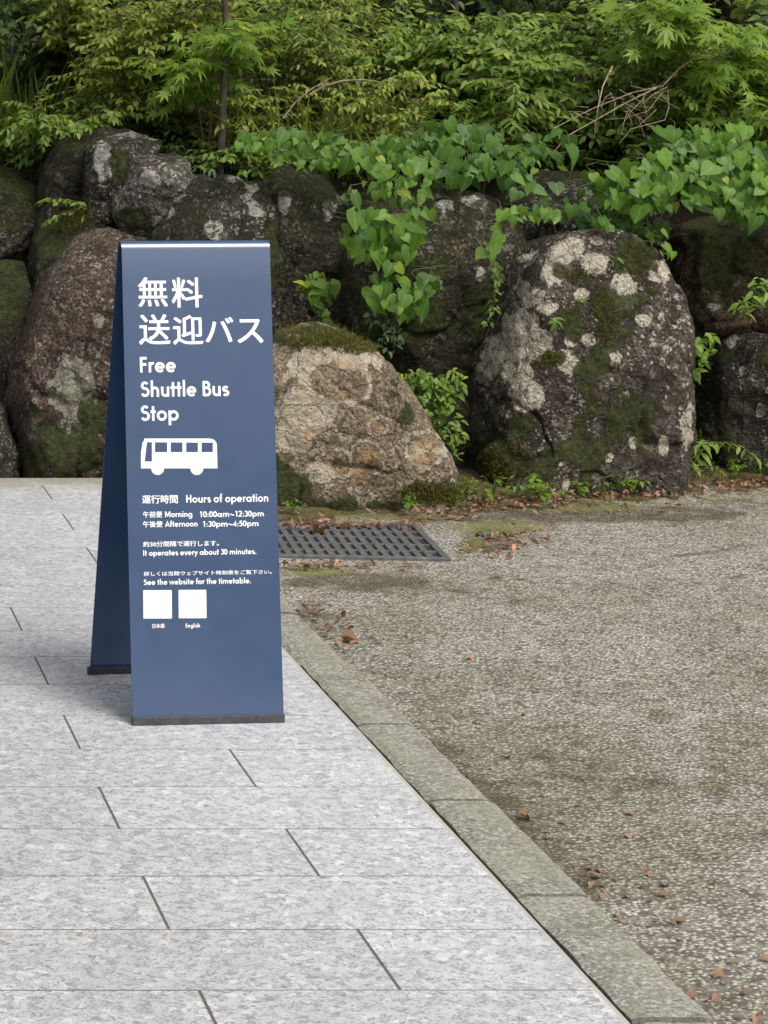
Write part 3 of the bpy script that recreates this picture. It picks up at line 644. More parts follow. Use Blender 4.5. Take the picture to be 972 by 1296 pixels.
rock('earthy brown boulder tucked under the bright vine at right',
     [(842,440),(850,330),(868,288),(930,276),(1010,286),(1060,310),(1050,440)], 8.98, .32, .4, 'earth', 26, 160, 70, patches=[(M_,930,330,50,40),(M_,890,300,30,16),(L_,902,388,8,5)], moss_all=.12, facets=6)
rock('dark squat boulder at the right edge beside the largest boulder',
     [(872,660),(884,540),(894,470),(912,422),(945,402),(1000,388),(1085,400),(1120,500),(1115,660)], 8.80, .32, .4, 'dark', 29, 200, 90,
     patches=[(L_,925,430,11,10),(L_,903,560,6,14),(L_,962,520,7,10),(M_,915,450,14,12),(M_,960,600,40,12),(L_,938,470,4,6),(M_,980,450,20,30),(M_,930,570,24,20)], moss_up=.2, e=.5)
rock('dark rough stone above the largest boulder shaded by leaves',
     [(625,320),(640,255),(690,212),(760,220),(850,245),(880,300),(840,330)], 9.12, .3, .3, 'dark', 32, 140, 60, patches=[(L_,690,265,10,6),(L_,735,245,12,10)], moss_all=.15, facets=12)
rock('green mossy stone left of the tall brown boulder',
     [(10,480),(35,340),(50,285),(76,250),(104,243),(126,268),(135,330),(120,480)], 9.5, .3, .35, 'mossy', 35, 130, 60, patches=[(M_,85,265,30,25),(M_,60,300,30,25)], moss_all=.5)
rock('low moss-covered stone at the far left edge of the wall',
     [(-60,660),(-55,420),(-20,335),(25,325),(55,345),(62,420),(40,500),(40,660)], 9.4, .3, .35, 'mossy', 38, 130, 60, moss_all=.55)
rock('upper left stone furred with brown moss under the shrubs',
     [(40,320),(55,215),(80,165),(110,150),(135,165),(130,240),(110,320)], 9.75, .3, .3, 'mossy', 41, 110, 50, moss_all=.35)
rock('mossy sloping stone at the far left below the dark bamboo grass',
     [(-90,420),(-80,230),(-30,200),(30,215),(55,260),(50,340),(20,420)], 9.95, .3, .35, 'mossy', 44, 110, 50, moss_all=.6)
rock('small dark stone at the left picture edge beside the paving',
     [(-70,660),(-66,540),(-30,505),(10,510),(22,560),(20,660)], 8.86, .2, .3, 'dark', 47, 100, 50, moss_up=.3)
rock('dark stone set deep between the tan and the lichen boulder',
     [(480,640),(490,500),(530,450),(600,440),(640,500),(640,640)], 8.85, .26, .3, 'mossy', 50, 130, 60, moss_all=.5)
rock('dark stone hidden in the gap left of the squat right boulder',
     [(840,640),(845,480),(870,420),(905,420),(920,500),(920,640)], 9.05, .2, .3, 'dark', 53, 100, 50, moss_all=.3)

# ------------------------------------------------------------------ leaves
def tmpl(points, faces):
    return np.array(points, float), faces
def heart():
    R_ = [(.20,-.15),(.40,-.10),(.50,.12),(.46,.36),(.30,.62),(.11,.86)]
    mid = [(0,0),(0,.34),(0,.68),(0,1)]
    pts = [(x, y, -.30 * y * y) for x, y in mid]
    for s in (1, -1): pts += [(s * x, y, .14 * x - .30 * max(y, 0) ** 2 - .12 * x * x * 2) for x, y in R_]
    F = []
    for b, s in ((4, 1), (10, -1)):
        for f in ([0,b,b+1],[0,b+1,b+2,1],[1,b+2,b+3],[1,b+3,b+4,2],[2,b+4,b+5],[2,b+5,3]): F.append(f if s > 0 else f[::-1])
    return tmpl(pts, F)
def ovate(wd=.26):
    R_ = [(wd*.8,.22),(wd,.5),(wd*.55,.8)]; mid = [(0,0),(0,.5),(0,1)]
    pts = [(x, y, -.2 * y * y) for x, y in mid]
    for s in (1, -1): pts += [(s * x, y, .25 * x - .2 * y * y) for x, y in R_]
    F = []
    for b, s in ((3, 1), (6, -1)):
        for f in ([0,b,b+1,1],[1,b+1,b+2,2]): F.append(f if s > 0 else f[::-1])
    return tmpl(pts, F)
def palm():
    lob = [(0,.95),(38,.85),(-38,.85),(80,.62),(-80,.62),(128,.36),(-128,.36)]; pts = [(0,.28,0)]; F = []
    for a, l in lob:
        a_ = math.radians(a); o = len(pts); d = np.array((math.sin(a_), math.cos(a_))); n = np.array((d[1], -d[0]))
        for q in (d * l * .45 + n * l * .14, d * l, d * l * .45 - n * l * .14):
            pts.append((q[0], q[1] + .28, -.22 * (q[0] ** 2 + q[1] ** 2)))
        F.append([0, o, o + 1, o + 2])
    return tmpl(pts, F)
def blade():
    pts, F = [], []
    for i, (y, wv) in enumerate(((0,.022),(.3,.03),(.65,.024),(1,.003))):
        z = -.22 * y * y; pts += [(-wv, y, z), (wv, y, z)]
    for i in range(3): F.append([2*i, 2*i+1, 2*i+3, 2*i+2])
    return tmpl(pts, F)
def rosette():                      # three round leaflets
    pts, F = [], []
    for a in (0, 120, 240):
        a_ = math.radians(a); o = len(pts); d = np.array((math.sin(a_), math.cos(a_))); n = np.array((d[1], -d[0]))
        for q, z in ((d*.03, 0), (d*.35+n*.26, .05), (d*.75+n*.24, 0), (d*.9, -.05), (d*.75-n*.24, 0), (d*.35-n*.26, .05)): pts.append((q[0], q[1], z))
        F.append([o+i for i in range(6)])
    return tmpl(pts, F)
T_HEART, T_OV, T_SLIM, T_PALM, T_BLADE, T_ROS = heart(), ovate(.27), ovate(.17), palm(), blade(), rosette()

def nrmz(a): return a / (np.linalg.norm(a, axis=-1, keepdims=True) + 1e-9)
def leaf_mesh(name, T, pos, tip, nrm, size, tint, mat, parent, origin=None):
    pts, faces = T; pos, tip, nrm, size = (np.asarray(q, float) for q in (pos, tip, nrm, size))
    if origin is not None: pos = pos - np.asarray(origin)
    t = nrmz(tip); s = nrmz(np.cross(t, nrm)); n = np.cross(s, t); K = len(pts)
    Nn = len(pos); rv = np.random.default_rng(Nn); wd = rv.uniform(.72, 1.12, Nn)[:, None, None]; cu = rv.uniform(-.3, 2.6, Nn)[:, None, None]; sk = rv.normal(0, .16, Nn)[:, None, None]
    tint = np.asarray(tint, float).copy(); hi = tint > .93; tint[hi] = rv.uniform(.6, .92, hi.sum()); tint[rv.random(Nn) < .018] = 1.0
    lx = pts[None, :, 0:1] * wd + sk * pts[None, :, 1:2] ** 2
    V = pos[:, None] + size[:, None, None] * (lx * s[:, None] + pts[None, :, 1:2] * t[:, None] + pts[None, :, 2:3] * cu * n[:, None]); base = [np.array(f) for f in faces]
    loops = np.concatenate([np.concatenate(base)[None] + (np.arange(Nn) * K)[:, None]], 0).ravel()
    tot = np.tile(np.array([len(f) for f in base], np.int32), Nn); st = np.concatenate(([0], np.cumsum(tot)[:-1])).astype(np.int32)
    me = bpy.data.meshes.new(name); me.vertices.add(Nn * K); me.vertices.foreach_set('co', V.astype(np.float32).ravel())
    me.loops.add(len(loops)); me.loops.foreach_set('vertex_index', loops.astype(np.int32)); me.polygons.add(len(tot))
    me.polygons.foreach_set('loop_start', st); me.polygons.foreach_set('loop_total', tot); me.polygons.foreach_set('use_smooth', np.full(len(tot), True))
    me.materials.append(mat)
    for an, av in (('tint', np.repeat(np.asarray(tint, float), K)), ('rib', np.tile(np.abs(pts[:, 0]), Nn))):
        at = me.attributes.new(an, 'FLOAT', 'POINT'); at.data.foreach_set('value', av.astype(np.float32))
    me.update(calc_edges=True)
    return link(name, me, parent)

LM = {
 'vine':   leaf_mat('vine_leaf', (.030, .090, .010), (.19, .345, .038), .4, .55, .3),
 'vine_dark': leaf_mat('vine_leaf_dark', (.022, .070, .010), (.125, .255, .030), .4, .55, .3),
 'fresh':  leaf_mat('fresh_leaf', (.075, .155, .018), (.27, .41, .05), .45, .5),
 'mid':    leaf_mat('mid_leaf', (.045, .105, .015), (.25, .385, .055), .4, .5),
 'olive':  leaf_mat('olive_leaf', (.07, .120, .015), (.35, .43, .070), .4, .5),
 'deep':   leaf_mat('deep_leaf', (.022, .052, .012), (.09, .16, .032), .3, .5),
 'blue':   leaf_mat('bluish_leaf', (.030, .070, .025), (.10, .19, .06), .3, .5),
 'grass':  leaf_mat('grass_blade', (.06, .095, .018), (.26, .33, .08), .35, .5),
 'mossy':  leaf_mat('moss_blade', (.045, .055, .008), (.17, .165, .03), .3, .8, patch=14),
 'dry':    leaf_mat('dry_leaf', (.12, .06, .035), (.42, .26, .16), .15, .7, patch=30),
}
M['bark'] = plain_mat('bark', (.030, .022, .014), (.075, .058, .040), 45, .9, .8, .006, (1, 1, .25))
M['twig'] = plain_mat('twig', (.07, .05, .028), (.14, .10, .06), 60, .85, .3)
M['dead'] = plain_mat('dead_twig', (.16, .11, .07), (.33, .25, .17), 60, .85, .3)
M['greenstem'] = plain_mat('green_stem', (.05, .065, .018), (.10, .12, .035), 40, .7, .2)

class Leaves:
    def __init__(s): s.p, s.t, s.n, s.s, s.c = [], [], [], [], []
    def add(s, p, t, n, z, c): s.p.append(p); s.t.append(t); s.n.append(n); s.s.append(z); s.c.append(c)
    def build(s, name, T, mat, parent, origin): return leaf_mesh(name, T, s.p, s.t, s.n, s.s, s.c, mat, parent, origin) if s.p else None
UP = np.array((0, 0, 1.0))
def spray(LV, tubes, o, d, length, nl, ll, rg, droop=.5, tone=.5, flat_n=.35, r=.002):
    """a twig with leaves set alternately in one plane"""
    d = d / np.linalg.norm(d); side = np.cross(d, UP); side = side / (np.linalg.norm(side) + 1e-6); pts = [o]; p = o.copy(); dd = d.copy(); nseg = 4; k_ = 0
    for s in range(nseg):
        dd = dd + np.array((0, 0, -droop * .22)) + rg.normal(0, .10, 3); dd /= np.linalg.norm(dd); q = p + dd * length / nseg
        m_ = max(1, nl // nseg)
        for j in range(m_):
            b = p + (q - p) * (j + rg.random() * .6) / m_; sg = 1 if k_ % 2 else -1; k_ += 1
            tp = dd * rg.uniform(.2, .8) + side * sg * rg.uniform(.5, 1) + np.array((0, 0, -rg.uniform(0, .55)))
            n = UP + rg.normal(0, flat_n, 3) + np.array((0, -.35, 0))
            LV.add(b, tp, n, ll * rg.uniform(.65, 1.2), np.clip(tone + rg.normal(0, .22), 0, 1))
        p = q; pts.append(p)
    LV.add(p, dd + np.array((0, 0, -.2)), UP + rg.normal(0, flat_n, 3) + np.array((0, -.35, 0)), ll * rg.uniform(.8, 1.2), np.clip(tone + rg.normal(.1, .2), 0, 1))
    tubes.tube(pts, r, r * .4, 4)
def shrub(name, label, cat, base, height, spread, nspray, leaf, T, ll, seed, nl=12, nstem=6, slen=.22, droop=.5, tone=.5, lean=(0, -.25), group=None, stem_r=.006, low=.1, stem_mat='twig'):
    rg = np.random.default_rng(seed); base = np.asarray(base, float); t = thing(name, label, cat, base, group)
    st, tw, LV = MB(), MB(), Leaves(); stems = []
    for i in range(nstem):
        a = rg.uniform(0, 2 * math.pi); rr = spread * math.sqrt(rg.random()); end = base + np.array((math.cos(a) * rr + lean[0] * height, math.sin(a) * rr + lean[1] * height, height * rg.uniform(.65, 1)))
        c1 = base + (end - base) * np.array((.25, .25, .6)); pts = [(1 - u) ** 2 * base + 2 * u * (1 - u) * c1 + u * u * end for u in np.linspace(0, 1, 7)]
        stems.append(pts); st.tube([q - base for q in pts], stem_r, stem_r * .3, 5)
    for i in range(nspray):
        pts = stems[rg.integers(nstem)]; u = low + (1 - low) * rg.random() ** .8; f = u * 5.99; j = int(f); o = pts[j] + (pts[j + 1] - pts[j]) * (f - j)
        a = rg.uniform(0, 2 * math.pi); d = np.array((math.cos(a), math.sin(a) - .25, rg.uniform(-.1, .7)))
        spray(LV, tw, o, d, slen * rg.uniform(.6, 1.3), nl, ll, rg, droop, np.clip(tone + .35 * (u - .5), 0, 1))
    tw.v = [tuple(np.array(q) - base) for q in tw.v]; st.add(tw.v, tw.f); st.build('stems', M[stem_mat], t)
    LV.build('foliage', T, LM[leaf], t, base)
    return t
def bankpt(x, Y, dz=0): # a point on the bank whose picture column is x
    Y = Y + .75 * min(1, max(0, (210 - x) / 150))
    X = (x - PX) * Y / FOC; return np.array((X, Y, float(bank_z(np.array(X), np.array(Y))) - .03 + dz))

SP = [
 # label, x, Y, height, spread, nspray, leaf, T, leaflen, seed, kw
 ('pale yellow-green small-leaved shrub above the pointed boulder', 175, 9.75, .62, .30, 210, 'olive', T_OV, .034, 101, dict(tone=.62, slen=.2)),
 ('second yellow-green shrub crowding the sapling stem on its left', 235, 9.9, .75, .28, 190, 'olive', T_OV, .036, 102, dict(tone=.6, slen=.2)),
 ('low bluish-green herb bush behind the pale grey block', 215, 9.55, .20, .20, 80, 'blue', T_OV, .036, 103, dict(tone=.55, slen=.14, nstem=8)),
 ('airy green shrub right of the sapling with fine twigs', 345, 9.95, .75, .35, 170, 'mid', T_SLIM, .036, 104, dict(tone=.5, slen=.24)),
 ('loose shrub of slim leaves behind the arching bare twig', 430, 10.1, .75, .35, 170, 'olive', T_SLIM, .040, 105, dict(tone=.42, slen=.24)),
 ('broad green shrub at the top middle above the vine', 540, 9.9, .72, .38, 230, 'mid', T_OV, .044, 106, dict(tone=.5, slen=.24)),
 ('leafy green shrub left of the bare dead branches', 640, 9.75, .65, .34, 210, 'mid', T_OV, .046, 107, dict(tone=.55, slen=.22)),
 ('fresh green bush with pointed leaves under the dead branches', 715, 9.2, .22, .20, 110, 'mid', T_SLIM, .055, 108, dict(tone=.75, slen=.16, low=.3, lean=(0, -.6))),
 ('dark green shrub behind the dead branches', 775, 9.9, .68, .36, 210, 'mid', T_OV, .042, 109, dict(tone=.35, slen=.24)),
 ('green shrub with drooping tips in front of the right trunk', 880, 9.75, .55, .34, 210, 'mid', T_SLIM, .055, 110, dict(tone=.55, slen=.24)),
 ('tall dark shrub at the upper right edge', 985, 9.8, .8, .38, 200, 'mid', T_OV, .05, 111, dict(tone=.3, slen=.26)),
 ('dark leafy shrub at the upper left edge', 60, 10.0, .6, .36, 190, 'deep', T_OV, .045, 112, dict(tone=.6, slen=.24)),
 ('yellow-green bush over the dark bamboo grass', 100, 9.9, .72, .25, 130, 'olive', T_OV, .036, 113, dict(tone=.65, low=.5, slen=.2)),
 ('thin weedy shrub with pale leaves at the left edge', 8, 9.2, .30, .12, 45, 'fresh', T_SLIM, .045, 114, dict(tone=.5, nstem=3, nl=8)),
 ('small-leaved bush on top of the triangular boulder', 300, 9.55, .2, .22, 90, 'mid', T_OV, .034, 115, dict(tone=.5, slen=.16, nstem=8)),
 ('sunlit yellow-green sprays right of the thin sapling', 318, 9.65, .42, .20, 80, 'olive', T_SLIM, .034, 121, dict(tone=.8, slen=.2, low=.3)),
 ('light olive sprays behind the left end of the vine', 395, 9.75, .62, .24, 90, 'olive', T_OV, .028, 122, dict(tone=.75, slen=.24, low=.3)),
 ('light small-leaved sprays above the middle of the vine', 480, 9.6, .50, .24, 90, 'olive', T_OV, .032, 123, dict(tone=.75, slen=.22, low=.3)),
 ('light green sprays left of the dead branches', 610, 9.5, .50, .24, 90, 'mid', T_SLIM, .046, 124, dict(tone=.85, slen=.22, low=.3)),
 ('light green sprays at the foot of the right trunk', 905, 9.5, .50, .24, 90, 'mid', T_SLIM, .05, 125, dict(tone=.8, slen=.22, low=.3)),
 ('light green sprays under the maple leaves', 790, 9.55, .55, .24, 80, 'mid', T_OV, .04, 126, dict(tone=.75, slen=.22, low=.3)),
 ('pale sprays at the top above the pointed boulder', 140, 9.6, .55, .24, 90, 'olive', T_OV, .034, 127, dict(tone=.8, slen=.2, low=.3)),
 ('dim shrub beyond the right boulders', 1090, 9.7, .8, .4, 180, 'mid', T_OV, .05, 116, dict(tone=.4)),
 ('dim shrub beyond the left stones', -70, 9.9, .7, .4, 170, 'deep', T_OV, .045, 117, dict(tone=.6)),
]
for lb, x, Y, h, sp, ns, lf, T, ll, sd_, kw in SP:
    shrub('shrub', lb, 'shrub', bankpt(x, Y), h, sp, ns, lf, T, ll, sd_, group='shrubs on the bank', **kw)
# a further row higher on the bank closes the view
rg0 = np.random.default_rng(77)
BACKL = ['dark shrub far back at the left end of the bank', 'dark shrub far back above the pointed boulder', 'dark shrub far back behind the thin sapling', 'dark shrub far back above the sign', 'dark shrub far back above the hanging vine',
         'dark shrub far back at the middle of the bank', 'dark shrub far back above the largest boulder', 'dark shrub far back left of the right trunk', 'dark shrub far back at the right end of the bank']
for i, lb in enumerate(BACKL):
    shrub('shrub', lb, 'shrub', bankpt(-60 + i * 135, 10.7 + .3 * (i % 2)), .75, .45, 150, 'deep', T_OV, .055, 200 + i, nl=10, slen=.32, tone=.42, group='shrubs on the bank')
# bamboo grass
def blades(name, label, cat, base, n, h, spread, leaf, seed, group=None, tone=.5, wid=1.0):
    rg = np.random.default_rng(seed); base = np.asarray(base, float); t = thing(name, label, cat, base, group); LV = Leaves()
    for i in range(n):
        a = rg.uniform(0, 6.28); rr = spread * math.sqrt(rg.random()); b = base + np.array((rr * math.cos(a), rr * math.sin(a), 0))
        d = np.array((math.cos(a) * .35 + rg.normal(0, .18), math.sin(a) * .45 - .15 + rg.normal(0, .25), 1)); n_ = np.array((-d[0], -d[1] - .4, .5))
        LV.add(b, d, n_, h * rg.uniform(.5, 1.1), np.clip(tone + rg.normal(0, .25), 0, 1))
    Tb = (T_BLADE[0] * np.array((wid, 1, 1)), T_BLADE[1]); LV.build('blades', Tb, LM[leaf], t, base); return t
blades('bamboo_grass', 'dark tuft of bamboo grass at the top left corner', 'grass clump', bankpt(25, 9.75), 260, .62, .28, 'grass', 301, tone=.12, wid=.5)
blades('bamboo_grass', 'dark arching grass clump over the mossy stones at left', 'grass clump', bankpt(60, 9.6, .05), 170, .34, .2, 'grass', 302, tone=.1, wid=.5)
blades('grass_clump', 'thin grass clump between sapling and arching twig', 'grass clump', bankpt(385, 9.7), 240, .48, .3, 'grass', 303, tone=.6, wid=.5)
blades('grass_clump', 'fine grass clump above the middle of the vine', 'grass clump', bankpt(480, 9.65), 200, .45, .26, 'grass', 304, tone=.55, wid=.5)

# undergrowth carpeting the bank
rg = np.random.default_rng(5); n = 12000
X = rg.uniform(-.4, 6.2, n); Y = rg.uniform(9.28, 12, n) + .75 * np.clip((1.75 - X) / .5, 0, 1); Z = bank_z(X, Y) + rg.uniform(0, .16, n)
tip = np.stack([rg.normal(0, .7, n), rg.normal(-.4, .6, n), rg.normal(-.2, .35, n)], 1); nn = np.stack([rg.normal(0, .4, n), rg.normal(-.4, .4, n), np.ones(n)], 1)
tag(leaf_mesh('undergrowth', T_OV, np.stack([X, Y, Z], 1), tip, nn, rg.uniform(.03, .065, n), np.clip(rg.normal(.3, .25, n), 0, 1), LM['mid'], None), 'low green undergrowth covering the bank', 'undergrowth', kind='stuff')

# trees: thin sapling, right trunk, a slim one in the middle
def tree(label, x, Y, px_w, top_z, seed, leaf, T, ll, lean=0, crown_r=1.1, ncr=60):
    rg = np.random.default_rng(seed); b = bankpt(x, Y, -.1); t = thing('tree', label, 'tree', b); R0 = px_w * Y / FOC / 2; st = MB(); H2 = top_z - b[2]
    pts = [np.array((lean * u * H2 + .02 * math.sin(u * 9 + seed), .015 * math.cos(u * 7), u * H2)) for u in np.linspace(0, 1, 12)]
    st.tube(pts, R0, R0 * .35, 8)
    LV, tw = Leaves(), MB()
    for i in range(ncr):
        u = rg.uniform(.62, 1.0); o = pts[int(u * 11)]; a = rg.uniform(0, 6.28); L = crown_r * (1.15 - u) * rg.uniform(.3, 1.1) + .1
        d = np.array((math.cos(a), math.sin(a) - .15, rg.uniform(0, .5))); e = o + d * L
        if i % 5 == 0: tw.tube([o, (o + e) / 2 + np.array((0, 0, .05)), e], .012, .003, 4)
        spray(LV, tw, e, d + np.array((0, 0, -.2)), .35, 12, ll, rg, .6, .5)
    st.add(tw.v, tw.f); st.build('trunk', M['bark'], t, smooth=True)
    LV.build('crown', T, LM[leaf], t, (0, 0, 0)); return t
tree('thin dark sapling rising straight behind the triangular boulder', 279, 9.36, 10, 4.6, 401, 'mid', T_PALM, .07, .0, 1.3)
tree('thick dark tree trunk in the top right corner', 918, 10.9, 26, 6.2, 402, 'mid', T_PALM, .08, .01, 1.9, 90)
tree('slim pole-like trunk half hidden at the top middle', 571, 10.4, 9, 5.0, 403, 'mid', T_OV, .07, .01, 1.4)
tree('slender stem at the top left among yellow-green leaves', 196, 10.3, 6, 4.2, 404, 'mid', T_PALM, .07, .01, 1.2)

# maple boughs hanging into the top edge: low saplings
shrub('maple_sapling', 'bright yellow-green maple sapling at the top right', 'maple', bankpt(840, 9.55), .78, .22, 60, 'fresh', T_PALM, .070, 501, nl=8, nstem=4, slen=.22, tone=.6, low=.75, lean=(-.05, -.4))
shrub('maple_sapling', 'small maple sapling with star leaves beside the thin sapling', 'maple', bankpt(262, 9.6), .72, .16, 46, 'fresh', T_PALM, .060, 502, nl=8, nstem=3, slen=.2, tone=.45, low=.6, lean=(0, -.3))
shrub('maple_sapling', 'green maple sapling with star leaves right of the dead branches', 'maple', bankpt(915, 9.5), .42, .22, 60, 'mid', T_PALM, .065, 503, nl=8, nstem=4, slen=.2, tone=.7, low=.4, lean=(0, -.4))

# dead branches
dead = thing('dead_branch', 'bare tangle of pale dead twigs caught in the shrubs at right', 'branch', P(800, 165, 9.0)); db_ = MB(); rg = np.random.default_rng(9); d0 = np.array(dead.location)
def pl(pxs, Y, r0, r1):
    pts = [P(x, y, Y + dy) - d0 for x, y, dy in pxs]; db_.tube([q + rg.normal(0, .006, 3) for q in pts], r0 * .62, r1 * .6, 5)
pl([(905,55,.2),(860,85,.1),(838,108,0),(800,120,0),(750,140,-.05),(700,165,-.1)], 9.05, .006, .0025)
pl([(838,108,0),(790,135,0),(760,150,-.05),(720,170,-.1),(698,190,-.1)], 9.0, .005, .002)
pl([(775,85,0),(763,110,-.05),(757,140,-.1),(752,172,-.1)], 8.95, .006, .002)
pl([(845,118,0),(848,135,0),(840,150,-.03),(800,165,-.08),(786,180,-.1)], 8.95, .004, .0015)
pl([(840,112,0),(815,140,0),(790,150,0),(765,152,0)], 9.0, .004, .0015)
for i in range(30):
    x0, y0 = rg.uniform(740, 845), rg.uniform(105, 155); a = rg.uniform(-2.6, 2.6); l = rg.uniform(15, 45)
    pl([(x0, y0, 0), (x0 + l * .5 * math.cos(a), y0 + l * .5 * math.sin(a) * .6 + 5, -.04), (x0 + l * math.cos(a), y0 + l * math.sin(a) * .7 + 10, -.08)], 9.0, .0025, .001)
db_.build('twigs', M['dead'], dead)
tw1 = thing('bare_twig', 'single arching tan twig above the left end of the vine', 'branch', P(430, 108, 9.2)); tb = MB(); d0 = np.array(tw1.location)
tb.tube([P(x, y, 9.2 + dy) - d0 for x, y, dy in ((392,120,0),(412,108,-.02),(435,102,-.04),(462,101,-.05),(476,103,-.05))], .005, .002, 5)
tb.tube([P(x, y, 9.3) - d0 for x, y in ((358,150),(375,128),(395,112),(420,98))], .003, .0015, 5)
tb.build('twig', M['dead'], tw1)

# ------------------------------------------------------------------ vines with heart-shaped leaves
def vine(label, strands, Yf, n, seed, leaf, size, tone=.5, dens_jit=14, fringe=0):
    """strands: list of (x, y, rx, ry, weight) blobs in the picture; Yf(x, y) gives the surface depth"""
    rg = np.random.default_rng(seed); w_ = np.array([s[4] for s in strands], float); w_ /= w_.sum()
    c = P(strands[0][0], strands[0][1], Yf(strands[0][0], strands[0][1])); t = thing('vine', label, 'vine', c, 'vines over the wall'); LV = Leaves(); st = MB()
    placed = []
    tries = 0
    while len(placed) < n and tries < n * 12:
        tries += 1
        s = strands[rg.choice(len(strands), p=w_)]; a = rg.uniform(0, 6.28); q = math.sqrt(rg.random()); x, y = s[0] + s[2] * q * math.cos(a), s[1] + s[3] * q * math.sin(a)
        sz = size * rg.uniform(.40, 1.4) * (s[5] if len(s) > 5 else 1); ppx = sz * FOC / 9
        if any((x - u) ** 2 + (y - v) ** 2 < (.36 * ppx) ** 2 for u, v in placed[-400:]): continue
        placed.append((x, y))
        Y = Yf(x, y) - rg.uniform(-.06, .13); p = P(x, y - .35 * ppx, Y)
        tp = np.array((rg.normal(0, .75), -.4 + rg.normal(0, .35), -1.0)); nn = np.array((rg.normal(0, .55), -1.0, rg.uniform(.3, 1.6)))
        LV.add(p, tp, nn, sz, np.clip(tone + rg.normal(0, .32), 0, 1))
        if len(placed) % 3 == 0: st.tube([p - c, p - c + np.array((rg.normal(0, .02), .05, .03)), p - c + np.array((rg.normal(0, .05), .10, .04))], .0016, .001, 4)
    for s in strands:
        pts = [P(s[0] + s[2] * rg.uniform(-1, 1) * .8, s[1] + s[3] * (2 * u - 1), Yf(s[0], s[1]) + .12) - c for u in np.linspace(0, 1, 5)]; st.tube(pts, .003, .0015, 5)
    st.build('stems', M['greenstem'], t); LV.build('foliage', T_HEART, LM[leaf], t, c); return t
vine('bright green heart-leaved vine draped over the earthy boulder at right',
     [(890,215,80,40,3),(850,240,60,28,1.5),(940,240,45,42,2),(800,245,40,30,1),(920,190,60,30,1.2),(970,250,30,35,1),(1020,225,50,50,1.3),(870,185,50,22,.8)],
     lambda x, y: 8.52 + .0028 * max(0, 235 - y), 360, 601, 'vine', .070, .62)
vine('long green vine fringe along the wall top left of centre',
     [(375,185,70,16,2),(340,182,40,12,1),(430,195,45,18,1),(470,200,40,20,1),(520,190,50,20,1.1),(405,205,30,10,.4)], lambda x, y: 8.85 + .0035 * max(0, 210 - y), 190, 602, 'vine', .052, .55)
vine('green vine hanging down in the middle of the wall',
     [(470,290,32,22,1.3),(500,300,34,26,1.4),(485,320,30,14,.8),(455,310,22,12,.6),(530,265,18,14,.35),(445,250,12,10,.2),(500,350,12,14,.12),(505,235,34,26,1.0),(540,215,26,18,.5),(490,378,34,14,.6),(520,385,26,16,.6),(540,362,14,12,.2),(470,365,8,14,.15)],
     lambda x, y: 8.50 + .0004 * (400 - y), 165, 603, 'vine', .060, .6)
vine('mid-green round-leaved vine over the dark rough stone',
     [(600,190,42,28,1.5),(640,210,40,24,1.2),(580,222,28,14,.7),(560,180,40,20,1),(660,235,22,14,.5),(690,190,40,22,.6)], lambda x, y: 8.80 + .003 * max(0, 220 - y), 130, 604, 'vine_dark', .060, .55)
vine('thin vine trailing onto the top of the largest boulder',
     [(655,272,22,8,1),(690,275,16,7,.6),(630,300,8,14,.5),(620,322,8,8,.3),(765,285,12,8,.4),(845,320,10,8,.4),(830,300,12,8,.3)], lambda x, y: 8.38, 40, 605, 'vine', .046, .7)
vine('scattered vine leaves below the bright vine on the dark stone',
     [(720,265,50,22,.8),(780,275,40,16,1),(815,290,34,12,.8),(750,240,60,20,.8)], lambda x, y: 8.72, 60, 606, 'vine_dark', .052, .35)
shrub('shrub', 'pointed-leaf bush drooping over the dark stone in the middle right', 'shrub', bankpt(740, 9.12, .12), .14, .26, 120, 'mid', T_SLIM, .055, 607, slen=.17, tone=.8, low=.2, lean=(.2, -2.0), droop=.9, nstem=8, group='shrubs on the bank')
shrub('shrub', 'pale drooping bush at the top of the hanging vine', 'shrub', bankpt(535, 9.1, .2), .10, .2, 60, 'olive', T_SLIM, .042, 608, slen=.16, tone=.7, low=.2, lean=(.1, -2.4), droop=1.1, nstem=6, group='shrubs on the bank')

for lb, x, Y, h, sp, ns, lf, T, ll, sd_, dr in (
 ('fresh leafy bush overlapping the top edge of the bright vine', 860, 9.05, .16, .24, 90, 'mid', T_SLIM, .052, 611, .8),
 ('pointed-leaf bush overhanging the vine at the right edge', 960, 9.05, .20, .24, 100, 'mid', T_OV, .048, 612, .8),
 ('small-leaved bush overlapping the vine fringe left of centre', 420, 9.1, .12, .22, 80, 'olive', T_OV, .036, 613, .8),
 ('green bush overlapping the round-leaved vine', 610, 9.0, .16, .22, 90, 'mid', T_OV, .040, 614, .8),
 ('drooping small-leaved bush over the pale grey block', 195, 9.3, .12, .22, 130, 'olive', T_OV, .032, 615, .9),
 ('drooping green bush over the pointed boulder', 120, 9.3, .16, .2, 120, 'mid', T_OV, .034, 616, .9),
 ('dark drooping bush over the upper left stone furred with moss', 70, 9.5, .22, .22, 120, 'mid', T_OV, .036, 618, .9),
 ('low leafy spray on the crown of the dark mossy boulder', 335, 9.2, .08, .18, 60, 'mid', T_OV, .034, 619, 1.0),
 ('trailing green bush spilling between triangular boulder and vine', 275, 9.25, .06, .18, 70, 'mid', T_SLIM, .036, 617, 1.0)):
    shrub('shrub', lb, 'shrub', bankpt(x, Y, .1) , h, sp, ns, lf, T, ll, sd_, slen=.17, tone=.65, low=.15, lean=(.1, -1.4 if x > 250 else -2.2), droop=dr, nstem=7, group='shrubs on the bank')

